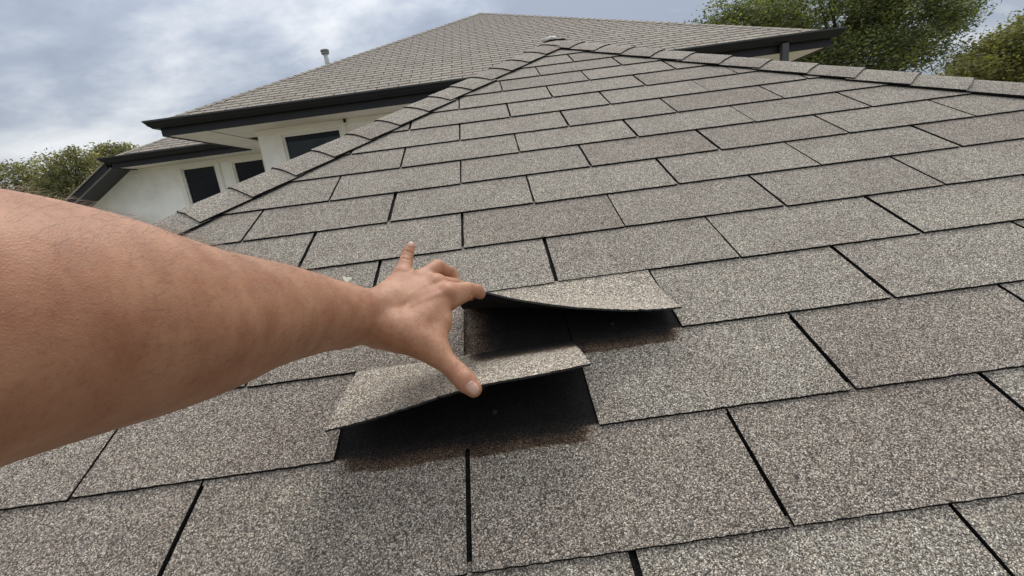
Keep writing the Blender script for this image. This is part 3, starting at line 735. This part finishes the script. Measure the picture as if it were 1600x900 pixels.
# ================================================================== TREES
def limb(mb, p0, p1, r0, r1, n=7, seg=4, rr=random, wob=.08):
    d = p1 - p0; L = np.linalg.norm(d); dz = unit(d); a = unit(np.cross(dz, [.3, .2, 1]) + 1e-6); b = np.cross(dz, a)
    pts = [p0 + d * q / seg + (a * rr.uniform(-1, 1) + b * rr.uniform(-1, 1)) * L * wob * (0 if q in (0, seg) else 1) * .5 for q in range(seg + 1)]
    vs = []
    for q, p in enumerate(pts):
        r = r0 + (r1 - r0) * q / seg
        vs += [p + (a * math.cos(2 * math.pi * i / n) + b * math.sin(2 * math.pi * i / n)) * r for i in range(n)]
    mb.add(vs, [(j * n + i, j * n + (i + 1) % n, (j + 1) * n + (i + 1) % n, (j + 1) * n + i) for j in range(seg) for i in range(n)])
    return pts
def tree(base, blobs, label, leafmat, seed, trunk_r=.22, nleaf=30000, leaf=.11, per=70, spread=.42, fork=.35, droop=0.0, elong=2.2, stretch=1.0):
    """blobs: crown volumes (centre, radii) that limbs grow into; leaves sit round the twig tips"""
    rr = random.Random(seed); g = np.random.default_rng(seed)
    root = thing('tree', tuple(base), label, 'tree')
    mb = MB(); top = np.mean([b[0] for b in blobs], axis=0); fk = base + (top - base) * fork
    fk[2] = base[2] + (min(b[0][2] - b[1][2] for b in blobs) - base[2]) * .8
    limb(mb, base, fk, trunk_r, trunk_r * .7, 10, 5, rr, .05)
    tips = []; tot = sum(np.prod(b[1]) ** .67 for b in blobs); ntip = nleaf / per
    for c, r in blobs:
        m = max(3, int(7 * np.prod(r) ** .67 / tot * 3)); c = np.array(c); r = np.array(r)
        hub = fk + (c - fk) * .62; limb(mb, fk, hub, trunk_r * .5, trunk_r * .3, 7, 4, rr)
        subs = []
        for _ in range(m * 2):
            v = g.normal(size=3); v /= np.linalg.norm(v); q = c + v * r * rr.uniform(.35, .75); limb(mb, hub, q, trunk_r * .22, trunk_r * .09, 5, 3, rr, .15); subs.append(q)
        k = int(ntip * np.prod(r) ** .67 / tot)
        subs = np.array(subs)
        for _ in range(k):
            v = g.normal(size=3); v /= np.linalg.norm(v)
            q = c + v * r * (rr.uniform(.25, 1.0) ** .5) * (1 + .16 * math.sin(3.1 * v[0] * 2 + seed) * math.cos(4.3 * v[2] + v[1] * 3))
            j = np.argmin(((subs - q) ** 2).sum(1)); 
            if rr.random() < .5: limb(mb, subs[j], q, trunk_r * .06, trunk_r * .02, 3, 2, rr, .2)
            tips.append(q)
    obj('trunk', mb.mesh('trunk', [M['bark']], base), root)
    tips = np.array(tips); n = len(tips) * per
    idx = np.repeat(np.arange(len(tips)), per)
    off = np.clip(g.normal(size=(n, 3)), -1.7, 1.7) * spread * np.array([stretch, 1, .55])
    P = tips[idx] + off; P[:, 2] -= droop * np.abs(g.normal(size=n))
    a = g.normal(size=(n, 3)); a[:, 2] *= .5; a /= np.linalg.norm(a, axis=1, keepdims=True)
    b = np.cross(a, g.normal(size=(n, 3))); b /= np.linalg.norm(b, axis=1, keepdims=True)
    nn = np.cross(a, b)
    s = leaf * g.uniform(.55, 1.25, size=(n, 1)); wd = s / elong
    V = np.empty((n, 4, 3)); V[:, 0] = P - a * s / 2; V[:, 1] = P + b * wd / 2 + nn * wd * .15; V[:, 2] = P + a * s / 2; V[:, 3] = P - b * wd / 2 + nn * wd * .15
    V -= base
    me = bpy.data.meshes.new('crown'); me.vertices.add(n * 4); me.vertices.foreach_set('co', V.astype(np.float32).ravel())
    me.loops.add(n * 4); me.loops.foreach_set('vertex_index', np.arange(n * 4, dtype=np.int32)); me.polygons.add(n)
    me.polygons.foreach_set('loop_start', np.arange(0, n * 4, 4, dtype=np.int32)); me.polygons.foreach_set('loop_total', np.full(n, 4, dtype=np.int32))
    me.materials.append(leafmat); me.update(calc_edges=True); me.validate()
    obj('crown', me, root); return root
def blob(px, py, Y, rpx, rpy, depth=None):
    c = at_y(px, py, Y); z = project(c)[2]; rx, rz = rpx * z / FPX, rpy * z / FPX
    return (c, np.array([rx, depth if depth else (rx + rz) / 2, rz]))
def ground_under(px, py, Y): c = at_y(px, py, Y); return np.array([c[0], c[1], GZ])
# right: big green tree
tree(ground_under(1330, 60, 19), [blob(1170, 48, 19, 95, 44), blob(1290, 18, 20, 120, 80), blob(1415, 30, 19, 85, 62), blob(1370, 88, 18, 95, 42), blob(1480, 22, 19, 32, 22), blob(1250, 88, 20, 80, 34)],
     'tall green tree filling the sky behind the right end of the house gutter', M['leaf_green'], 21, .30, 74000, .145, 56, .27, elong=2.4, stretch=1.4)
tree(ground_under(1640, 100, 15), [blob(1600, 95, 15, 85, 62), blob(1545, 98, 15.5, 55, 38), blob(1660, 60, 16, 75, 60), blob(1520, 112, 14.5, 36, 22)],
     'darker olive tree at the right edge behind the hip caps', M['leaf_olive'], 5, .24, 30000, .14, 64, .24, elong=2.4, stretch=1.5)
# left group
tree(ground_under(48, 330, 24), [blob(10, 292, 24, 58, 34), blob(62, 278, 24.5, 44, 30)], 'bushy grey-green tree at the far left edge, left of the forked one', M['leaf_left'], 8, .17, 7500, .15, 24, .22)
tree(ground_under(112, 330, 21), [blob(112, 258, 21, 40, 26), blob(138, 275, 21, 34, 30), blob(92, 290, 21, 30, 24)], 'forked tree with dark visible trunk beside the dark lower gutter corner', M['leaf_left'], 14, .13, 8000, .13, 26, .18)
tree(ground_under(180, 330, 25), [blob(170, 240, 25, 36, 13), blob(192, 236, 25, 26, 11), blob(150, 262, 25, 24, 20)], 'sparse-topped tree showing just above the lower left gutter', M['leaf_left'], 17, .15, 3600, .15, 22, .22)
tree(ground_under(20, 360, 30), [blob(30, 322, 30, 90, 26), blob(120, 312, 30, 70, 24)], 'low dark tree mass behind the other trees on the left', M['leaf_left'], 31, .2, 6500, .2, 26, .30)

# ================================================================== PERSON (forearm and hand reaching in)
def C3(px, py, z): return np.array([(px - 800) / FPX * z, (py - 450) / FPX * z, z])   # camera-frame metres (right, down, forward)
PR = []      # primitives: (kind, a, b, ra, rb, k)
def cap_(a, b, ra, rb, k=.008, kind='+'): PR.append((kind, np.array(a, float), np.array(b, float), ra, rb, k))
# arm centre line
arm = [((-.31, .100, -.07), .0605), ((-.262, .05, .04), .0597), ((-.240, .030, .10), .0588), ((-.222, .0172, .165), .0579), ((-.214, .0163, .215), .0566), ((-.2135, .0205, .262), .0546), ((-.213, .0231, .312), .0513),
       ((-.2105, .0224, .372), .0466), ((-.200, .0247, .432), .0412), ((-.184, .0293, .482), .0352)]
arm4 = [np.array([*c, r]) for c, r in arm]
dense = []
for q in range(len(arm4) - 1):
    p0, p1, p2, p3 = arm4[max(q - 1, 0)], arm4[q], arm4[q + 1], arm4[min(q + 2, len(arm4) - 1)]
    for tt in np.linspace(0, 1, 7)[:-1]: dense.append(.5 * (2 * p1 + (p2 - p0) * tt + (2 * p0 - 5 * p1 + 4 * p2 - p3) * tt ** 2 + (3 * p1 - p0 - 3 * p2 + p3) * tt ** 3))
dense.append(arm4[-1])
for a, b in zip(dense, dense[1:]): cap_(a[:3], b[:3], a[3] - .0004, b[3] - .0004, .0006)
wr = C3(585, 497, .512)
cap_(arm[-1][0], wr + [0, -.005, 0], .0300, .0235, .012); cap_(arm[-1][0], wr + [0, .003, 0], .0300, .0235, .012)
MI, MM, MR, MP = C3(699, 457, .553), C3(680, 443, .566), C3(655, 437, .575), C3(629, 430, .580)
for mc, r, o in ((MI, .0135, .012), (MM, .0135, .002), (MR, .0125, -.008), (MP, .0115, -.010)):
    st = wr + np.array([0.004, o, .004]); cap_(st, mc + [0, 0, .004], .0215, r, .012)
# palm flesh behind the knuckles
cap_(wr + [.01, .004, .014], (MM + MR) / 2 + [-.004, .006, .016], .022, .017, .012)
cap_(wr + [.012, .014, .010], MI + [-.012, .010, .012], .020, .013, .012)
# index finger
I1, I2, I3 = C3(730, 452, .584), C3(745, 454.5, .596), C3(750.5, 459.5, .600)
cap_(MI, I1, .0116, .0098, .004); cap_(I1, I2, .0096, .0086, .002); cap_(I2, I3, .0086, .0072, .004)
cap_(C3(706, 470, .556), C3(726, 462, .582), .0105, .0085, .008)
# middle finger
M1, M2, M3 = C3(710, 445, .600), C3(728, 452, .618), C3(735, 462, .614)
cap_(MM, M1, .0112, .0092, .004); cap_(M1, M2, .0090, .0082, .0015); cap_(M2, M3, .0084, .0072, .003)
# ring finger
R1, R2, R3 = C3(683, 416, .606), C3(705, 427, .630), C3(714, 443, .630)
cap_(MR, R1, .0110, .0094, .004); cap_(R1, R2, .0092, .0082, .0015); cap_(R2, R3, .0082, .0070, .003)
# little finger, raised
P1, P2, P3 = C3(633.5, 411, .594), C3(637, 397, .602), C3(641.5, 385, .606)
cap_(MP, P1, .0108, .0090, .007); cap_(P1, P2, .0084, .0076, .004); cap_(P2, P3, .0076, .0062, .004)
# thumb
TC, TM, TI, TT = C3(618, 518, .500), C3(683, 552, .500), C3(716, 584, .488), C3(740, 608, .478)
cap_(wr + [.008, .011, -.002], TC, .0195, .0195, .010); cap_(TC, TM, .0195, .0142, .014); cap_(TM, TI, .0122, .0113, .008)
cap_(TI, (TI + TT) / 2, .0113, .0114, .004); cap_((TI + TT) / 2, TT, .0114, .0090, .004)
# web between thumb and index
for q in np.linspace(0, 1, 7):
    a = TC + (TM - TC) * (.35 + .62 * q); b = wr + (MI - wr) * (.50 + .42 * q)
    mid = (a + b) / 2 + np.array([.0035 * q, 0, .006])
    cap_(a + [0, -.004, .004], mid, .0125 - .0035 * q, .0100 - .0030 * q, .012); cap_(mid, b + [0, .004, .005], .0100 - .0030 * q, .0115 - .002 * q, .012)
# first dorsal muscle bulge
cap_(C3(648, 505, .512), C3(682, 478, .535), .0125, .0085, .014)
# extensor tendons and veins (raised), knuckle caps
for mc, o in ((MI, .010), (MM, .001), (MR, -.007), (MP, -.014)):
    d = mc - wr; a = wr + d * .34 + np.array([0, o * .6, -.0200]); b = mc + np.array([-.001, 0, -.0128]); cap_(a, b, .0026, .0036, .004)
    cap_(mc + [.001, 0, -.0055], mc + [.0, .0, -.005], .0104, .0100, .004)
# ulna head and forearm tendons
cap_(C3(572, 475, .500), C3(578, 474, .505), .011, .010, .010)
cap_((-.205, -.004, .392), wr + [-.004, -.012, -.012], .012, .008, .010); cap_((-.222, .042, .36), wr + [-.010, .012, -.006], .012, .010, .010)
# forearm veins
for (nx0, ny0), w_ in (((.40, -.42), 0.0), ((.50, -.05), 1.0)):
    pv = None
    for q, ((c_, r_)) in enumerate(arm[5:]):
        n_ = unit(np.array([nx0 + .05 * math.sin(q * 2 + w_), ny0 + .10 * math.sin(q * 1.7 + w_ * 2), -.80])); p_ = np.array(c_) + n_ * (r_ * .985 - .0009)
        if pv is not None: cap_(pv, p_, .0022, .0022, .004)
        pv = p_
# joint creases
def ring_crease(c, axis, r, n=1, gap=.0022, depth=.0009):
    axis = unit(axis)
    for q in range(n):
        cc = c + axis * gap * (q - (n - 1) / 2); side = unit(np.cross(axis, [0, 0, 1])); up = unit(np.cross(side, axis)); up = up if up[2] < 0 else -up
        for s0 in np.linspace(-1.0, .85, 8):
            f = lambda a: cc + side * r * math.sin(a) + up * r * math.cos(a) + axis * .0006 * math.sin(a * 5 + q)
            cap_(f(s0), f(s0 + .25), depth * .7, depth * .7, .0016, '-')
ring_crease(TI, TT - TI, .0121, 4, .0026, .0011); ring_crease(I1, I2 - MI, .0101, 2, .0022); ring_crease(P2, P3 - P1, .0079, 1); ring_crease(P1, P2 - MP, .0092, 1); ring_crease(R1, R2 - MR, .0098, 2)

def sdf_surface(PR, lo, hi, VX):
    dims = np.ceil((hi - lo) / VX).astype(int) + 1
    F = np.full(tuple(dims), .05, np.float32)
    ax = [lo[i] + VX * np.arange(dims[i], dtype=np.float32) for i in range(3)]
    for kind, a, b, ra, rb, k in PR:
        m = max(ra, rb) + k + .006
        l = np.maximum(((np.minimum(a, b) - m - lo) / VX).astype(int), 0); h_ = np.minimum(((np.maximum(a, b) + m - lo) / VX).astype(int) + 2, dims)
        if (h_ <= l).any(): continue
        X = ax[0][l[0]:h_[0], None, None]; Y = ax[1][None, l[1]:h_[1], None]; Z = ax[2][None, None, l[2]:h_[2]]
        d = (b - a).astype(np.float32); dd = float(d @ d) + 1e-12
        tt = np.clip(((X - a[0]) * d[0] + (Y - a[1]) * d[1] + (Z - a[2]) * d[2]) / dd, 0, 1)
        D = np.sqrt((X - a[0] - tt * d[0]) ** 2 + (Y - a[1] - tt * d[1]) ** 2 + (Z - a[2] - tt * d[2]) ** 2) - (ra + (rb - ra) * tt)
        V = F[l[0]:h_[0], l[1]:h_[1], l[2]:h_[2]]
        if kind == '+':
            hh = np.maximum(k - np.abs(V - D), 0) / k; V[...] = np.minimum(V, D) - hh * hh * k * .25
        else:
            hh = np.maximum(k - np.abs(V + D), 0) / k; V[...] = np.maximum(V, -D) + hh * hh * k * .25
    # surface nets
    S = F < 0
    c000 = S[:-1, :-1, :-1]; cnt = np.zeros(c000.shape, np.int8)
    for i in (0, 1):
        for j in (0, 1):
            for k in (0, 1): cnt += S[i:i + c000.shape[0], j:j + c000.shape[1], k:k + c000.shape[2]]
    act = (cnt > 0) & (cnt < 8); idx = np.full(c000.shape, -1, np.int64); cells = np.argwhere(act); idx[act] = np.arange(len(cells))
    acc = np.zeros((len(cells), 3)); num = np.zeros(len(cells))
    cor = [(i, j, k) for i in (0, 1) for j in (0, 1) for k in (0, 1)]
    for a in cor:
        for b in cor:
            if sum(abs(p - q) for p, q in zip(a, b)) != 1 or a > b: continue
            fa = F[cells[:, 0] + a[0], cells[:, 1] + a[1], cells[:, 2] + a[2]].astype(float); fb = F[cells[:, 0] + b[0], cells[:, 1] + b[1], cells[:, 2] + b[2]].astype(float)
            x = (fa < 0) != (fb < 0); tt = np.where(x, fa / np.where(x, fa - fb, 1), 0)
            p = np.array(a) + tt[:, None] * (np.array(b) - np.array(a)); acc += p * x[:, None]; num += x
    BV = lo + VX * (cells + acc / num[:, None])
    quads = []
    for d in range(3):
        sl0 = [slice(1, -1)] * 3; sl0[d] = slice(0, -1); sl1 = [slice(1, -1)] * 3; sl1[d] = slice(1, None)
        A_, B_ = S[tuple(sl0)], S[tuple(sl1)]
        e = np.argwhere(A_ != B_); off0 = np.array([1, 1, 1]); off0[d] = 0; e0 = e + off0
        u, v = [(1, 2), (2, 0), (0, 1)][d]; du = np.zeros(3, int); du[u] = 1; dv_ = np.zeros(3, int); dv_[v] = 1
        g_ = lambda q: idx[q[:, 0], q[:, 1], q[:, 2]]
        ok = (e0[:, 0] < idx.shape[0]) & (e0[:, 1] < idx.shape[1]) & (e0[:, 2] < idx.shape[2]); e0 = e0[ok]; e = e[ok]
        q = np.stack([g_(e0 - du - dv_), g_(e0 - dv_), g_(e0), g_(e0 - du)], 1)
        fl = A_[e[:, 0], e[:, 1], e[:, 2]]; q[~fl] = q[~fl][:, ::-1]; quads.append(q)
    Q = np.concatenate(quads); Q = Q[(Q >= 0).all(1)]
    # keep the large component, relax a little
    for _ in range(2):
        s_ = np.zeros_like(BV); c_ = np.zeros(len(BV))
        for a, b in ((0, 1), (1, 2), (2, 3), (3, 0)):
            np.add.at(s_, Q[:, a], BV[Q[:, b]]); np.add.at(c_, Q[:, a], 1); np.add.at(s_, Q[:, b], BV[Q[:, a]]); np.add.at(c_, Q[:, b], 1)
        BV = BV * .5 + .5 * s_ / np.maximum(c_, 1)[:, None]
    return BV, Q
BV, Q = sdf_surface(PR, np.array([-.40, -.085, -.15]), np.array([.0, .18, .66]), .0016)
BW = CAM + BV @ RW               # camera frame -> world
# the rest of the photographer, kneeling on the roof behind the camera, unseen, added to block sky light (world coordinates)
def group(lst, vx):
    P = [('+', np.array(a, float), np.array(b, float), ra, rb, k) for a, b, ra, rb, k in lst]
    pts = np.array([q for p in P for q in (p[1], p[2])]); m = max(p[3] for p in P) + .04
    return sdf_surface(P, pts.min(0) - m, pts.max(0) + m, vx)
SHL = CAM + np.array([-.31, .10, -.07]) @ RW; SHR = np.array([.125, -.54, .27]); HC = np.array([-.07, -.56, .0])
def at(x, y, z): return (HC[0] + x, HC[1] + y, z)
KL, KR = (-.21, -.70, -.285), (.07, -.70, -.285)
core = [(at(0, -.42, -.10), at(0, -.12, .22), .10, .115, .05), (at(-.10, -.04, .25), SHL + [.03, -.03, -.01], .070, .058, .04), (at(.10, -.04, .25), SHR, .070, .056, .04),
        (at(0, -.02, .30), at(0, .01, .44), .055, .052, .02),
        (at(0, .0, .555), at(0, .04, .55), .083, .076, .02), (at(0, .075, .50), at(0, .085, .465), .050, .034, .03), (at(0, .02, .47), at(0, .06, .455), .045, .035, .02),
        (at(0, .112, .535), at(0, .130, .508), .007, .011, .008), (at(-.020, .118, .478), at(.020, .118, .478), .006, .006, .004), (at(-.018, .118, .468), at(.018, .118, .468), .007, .007, .004),
        (at(-.045, .100, .550), at(-.015, .112, .552), .009, .008, .008), (at(.015, .112, .552), at(.045, .100, .550), .008, .009, .008),
        (at(-.082, .01, .535), at(-.078, .005, .505), .014, .009, .006), (at(.082, .01, .535), at(.078, .005, .505), .014, .009, .006),
        (SHR, (.215, -.60, .05), .056, .040, .01), ((.215, -.60, .05), (.14, -.50, .20), .044, .028, .01), ((.14, -.50, .20), (.125, -.475, .26), .028, .030, .012)]
for q, ln in enumerate((.062, .070, .066, .052)):
    a = np.array([.150 - .019 * q, -.462, .285 - .003 * q]); b = a + np.array([.0, .012, ln * .6]); core += [((.125, -.475, .255), a, .016, .010, .008), (a, b, .0095, .0085, .003), (b, b + np.array([-.012, .018, ln * .35]), .0085, .0072, .003)]
core += [((.125, -.475, .245), (.085, -.455, .262), .016, .012, .008), ((.085, -.455, .262), (.072, -.445, .292), .0115, .0095, .004)]
V2, Q2 = group(core, .0045)
shirt = [(at(0, -.40, -.06), at(0, -.13, .20), .132, .140, .06), (at(-.06, -.38, -.04), at(-.07, -.08, .22), .095, .095, .05), (at(.06, -.38, -.04), at(.07, -.08, .22), .095, .095, .05),
         (at(-.10, -.04, .25), SHL + [.03, -.03, -.01], .078, .070, .04), (at(.10, -.04, .25), SHR, .078, .068, .04), (SHL + [.03, -.03, -.01], SHL + (CAM + np.array([-.262, .05, .04]) @ RW - SHL) * .42, .070, .069, .02), (SHR, (.170, -.565, .16), .068, .062, .02),
         (at(0, -.02, .30), at(0, -.01, .345), .066, .062, .02)]
V3, Q3 = group(shirt, .007)  # shirt of the added unseen body, blocks sky light
trous = [(at(0, -.42, -.12), at(0, -.40, -.06), .128, .128, .05), (at(-.08, -.42, -.14), KL, .095, .066, .04), (at(.08, -.42, -.14), KR, .095, .066, .04),
         (KL, (-.215, -1.04, -.455), .064, .050, .02), (KR, (.075, -1.04, -.455), .064, .050, .02)]
V4, Q4 = group(trous, .007)
feet = [[((x, -1.05, -.465), (x, -1.12, -.50), .045, .036, .02), ((x, -1.10, -.50), (x - .01, -1.14, -.44), .036, .030, .02)] for x in (-.215, .075)]
hairp = [(at(0, -.012, .572), at(0, .022, .577), .086, .080, .02), (at(-.03, -.04, .54), at(.03, -.04, .54), .070, .070, .03)]
V5, Q5 = group(hairp, .005)
keep5 = (V5[:, 1] < HC[1] + .055) | (V5[:, 2] > .605)
Q5 = Q5[keep5[Q5].all(1)]
BW = np.concatenate([BW, V2]); nB = len(BV); Qall = np.concatenate([Q, Q2 + nB])
pbase = CAM + np.array([-.31, .10, -.07]) @ RW
person = thing('person', tuple(pbase), 'bare tanned arm of a person reaching in from the left, lifting two shingles', 'person')
def big_mesh(name, V, Q, mat):
    me = bpy.data.meshes.new(name); me.vertices.add(len(V)); me.vertices.foreach_set('co', V.astype(np.float32).ravel())
    me.loops.add(len(Q) * 4); me.loops.foreach_set('vertex_index', Q.astype(np.int32).ravel()); me.polygons.add(len(Q))
    me.polygons.foreach_set('loop_start', np.arange(0, len(Q) * 4, 4, dtype=np.int32)); me.polygons.foreach_set('loop_total', np.full(len(Q), 4, dtype=np.int32))
    me.polygons.foreach_set('use_smooth', np.ones(len(Q), bool)); me.materials.append(mat); me.update(calc_edges=True); return me
M['shirt'] = simple('navy cotton', (0.030, 0.036, 0.055), 0.95, 30, 0.2, 0.3, 300); M['denim'] = simple('blue denim', (0.055, 0.075, 0.12), 0.95, 40, 0.3, 0.3, 400)
M['boot'] = simple('brown leather', (0.09, 0.05, 0.03), 0.6, 20, 0.2); M['head_hair'] = simple('brown hair', (0.045, 0.028, 0.018), 0.7, 80, 0.4, 0.8, 200)
me = big_mesh('body', BW - pbase, Qall, M['skin'])
obj('t_shirt', big_mesh('t_shirt', V3 - pbase, Q3, M['shirt']), person)
obj('trousers', big_mesh('trousers', V4 - pbase, Q4, M['denim']), person)
for f_ in feet:
    V6, Q6 = group(f_, .005); obj('boot', big_mesh('boot', V6 - pbase, Q6, M['boot']), person)
obj('hair', big_mesh('hair', V5 - pbase, Q5, M['head_hair']), person)
bl = np.zeros(len(BV)); crz = np.zeros(len(BV))
for c, r, a in ((MI, .013, .8), (MM, .012, .7), (MR, .012, .6), (MP, .012, .6), (I1, .012, .7), (R1, .012, .5), (TI, .013, .8), (TT, .012, .9), (I3, .011, .9), (P3, .010, .8), (P1, .01, .4)):
    bl = np.maximum(bl, a * np.exp(-((BV - c) ** 2).sum(1) / (r * r)))
bl = np.maximum(bl, .12 * np.clip((.40 - BV[:, 2]) / .2, 0, 1))
for c, r in ((wr + [0, 0, -.02], .028), (I1, .010), (TI, .012), (R1, .010), (P2, .008), (P1, .008), (MI, .012), (MM, .012)): crz = np.maximum(crz, np.exp(-((BV - c) ** 2).sum(1) / (r * r)))
bl = np.concatenate([bl, np.full(len(V2), .2)]); crz = np.concatenate([crz, np.zeros(len(V2))])
for nm, ar in (('blush', bl), ('crease', crz)):
    at = me.attributes.new(nm, 'FLOAT', 'POINT'); at.data.foreach_set('value', ar.astype(np.float32))
body = obj('body', me, person)
# nails: patches laid on the finger surface
bvh = BVHTree.FromPolygons([tuple(v) for v in BV], [tuple(q) for q in Q])
def nail(tip, prev, out, ln, wd, lab, back=.25):
    ax_ = unit(tip - prev); out = unit(np.array(out, float)); side = unit(np.cross(ax_, out)); out = unit(np.cross(side, ax_))
    c = tip + ax_ * back * ln; nu, nv = 11, 13; vs = []; rows = []
    for j in range(nv):
        y = -1 + 2 * j / (nv - 1)
        for i in range(nu):
            x = -1 + 2 * i / (nu - 1)
            k = (1 - .28 * max(0, abs(y) - .35) ** 1.3 * 1.6)
            p0 = c + side * wd / 2 * x * k * (1 - .06 * y) + ax_ * ln / 2 * y * (1 - .18 * x * x * (1 if y > 0 else 1)) + out * .03
            hit = bvh.ray_cast(Vector(p0), Vector(-out), .06)
            q = np.array(hit[0]) if hit[0] else p0 - out * (.03 - .008)
            edge = max(abs(x), abs(y)); q = q + out * (.00075 if edge < .98 else -.0003)
            if y > .8: q = q + ax_ * .0006 + out * .0003
            vs.append(q)
    vs = [CAM + v @ RW - pbase for v in vs]; n0 = len(vs)
    fs = [(j * nu + i, j * nu + i + 1, (j + 1) * nu + i + 1, (j + 1) * nu + i) for j in range(nv - 1) for i in range(nu - 1)]
    o = obj('fingernail', mesh_from('fingernail', vs, fs, [M['nail']], smooth=True), person); o['label'] = lab
nail(TT, TI, (.55, .25, -1.0), .0130, .0125, 'thumb nail', .05)
nail(P3, P1, (.25, -.1, -1.0), .0090, .0085, 'little finger nail', .05)
# arm hair
def hairs(n, zmin, zmax, mat, lmin, lmax, wdt, lift, seed, ymax=None):
    g = np.random.default_rng(seed)
    me = body.data; buf = np.zeros(len(me.vertices) * 3, np.float32); me.vertices.foreach_get('normal', buf); N_ = buf.reshape(-1, 3)[:len(BV)].astype(float) @ RW.T
    ok = np.where((BV[:, 2] > zmin) & (BV[:, 2] < zmax) & (N_[:, 2] < .75) & (N_[:, 1] < .55))[0]
    if ymax is not None: ok = ok[N_[ok, 1] < ymax]
    pk = g.choice(ok, n); P0 = BV[pk]; Nn = N_[pk]
    d = np.array([.10, -.25, .9]) + g.normal(size=(n, 3)) * .26
    d -= (d * Nn).sum(1, keepdims=True) * Nn; d /= np.linalg.norm(d, axis=1, keepdims=True)
    L = g.uniform(lmin, lmax, size=(n, 1)); sidev = np.cross(d, Nn); bend = sidev * g.normal(size=(n, 1)) * .16
    vs, fs = [], []
    pts = [P0 - Nn * .0003, P0 + d * L * .35 + Nn * L * lift * .75 + bend * L * .15, P0 + d * L * .7 + Nn * L * lift + bend * L * .5, P0 + d * L + Nn * L * lift * .85 + bend * L]
    ww = [wdt, wdt * .85, wdt * .6, wdt * .15]
    look = P0 / np.linalg.norm(P0, axis=1, keepdims=True)
    sv = np.cross(d, g.normal(size=(n, 3))); sv /= np.linalg.norm(sv, axis=1, keepdims=True); sv2 = np.cross(d, sv)
    A3 = np.stack([np.stack([p + (sv * math.cos(a) + sv2 * math.sin(a)) * w_ / 2 for a in (0, 2.09, 4.19)], 1) for p, w_ in zip(pts, ww)], 1)   # n,4,3,3
    V = A3.reshape(-1, 3); base = np.arange(n)[:, None] * 12
    tpl = np.array([(r * 3 + i, r * 3 + (i + 1) % 3, (r + 1) * 3 + (i + 1) % 3, (r + 1) * 3 + i) for r in range(3) for i in range(3)])
    Fq = (base[:, :, None] + tpl[None]).reshape(-1, 4)
    Vw = CAM + V @ RW - pbase
    m2 = bpy.data.meshes.new('arm_hair'); m2.vertices.add(len(Vw)); m2.vertices.foreach_set('co', Vw.astype(np.float32).ravel())
    m2.loops.add(len(Fq) * 4); m2.loops.foreach_set('vertex_index', Fq.astype(np.int32).ravel()); m2.polygons.add(len(Fq))
    m2.polygons.foreach_set('loop_start', np.arange(0, len(Fq) * 4, 4, dtype=np.int32)); m2.polygons.foreach_set('loop_total', np.full(len(Fq), 4, dtype=np.int32))
    m2.materials.append(mat); m2.update(calc_edges=True)
    o = obj('arm_hair', m2, person); o['kind'] = 'stuff'
hairs(7000, .19, .52, M['hair_dark'], .005, .012, .000055, .22, 1)
hairs(1500, .16, .46, M['hair_pale'], .006, .014, .00010, .34, 2, -.35)

# ================================================================== small debris on the roof
lv = []
for i in range(14):
    a = 2 * math.pi * i / 14; lv.append((.0085 * math.cos(a), .0055 * math.sin(a) * (1 + .3 * math.cos(a * 3)), .004 * math.cos(a) ** 2 + .001))
lme = mesh_from('dry_leaf', lv + [(0, 0, .0)], [(i, (i + 1) % 14, 14) for i in range(14)], [M['leaf_dry']])
d_ = ray(541, 437); nn_ = np.array([0, -ST, CT]); s_ = (0.002 - nn_ @ CAM) / (nn_ @ d_)
lo_ = obj('dry_leaf', lme, None, tuple(CAM + s_ * d_), (TH + .5, .2, .9))
sol = lo_.modifiers.new('thickness', 'SOLIDIFY'); sol.thickness = .0004
lo_['label'] = 'tiny pale dry leaf lying on the shingles just above the wrist'; lo_['category'] = 'leaf'
bpy.context.view_layer.update()
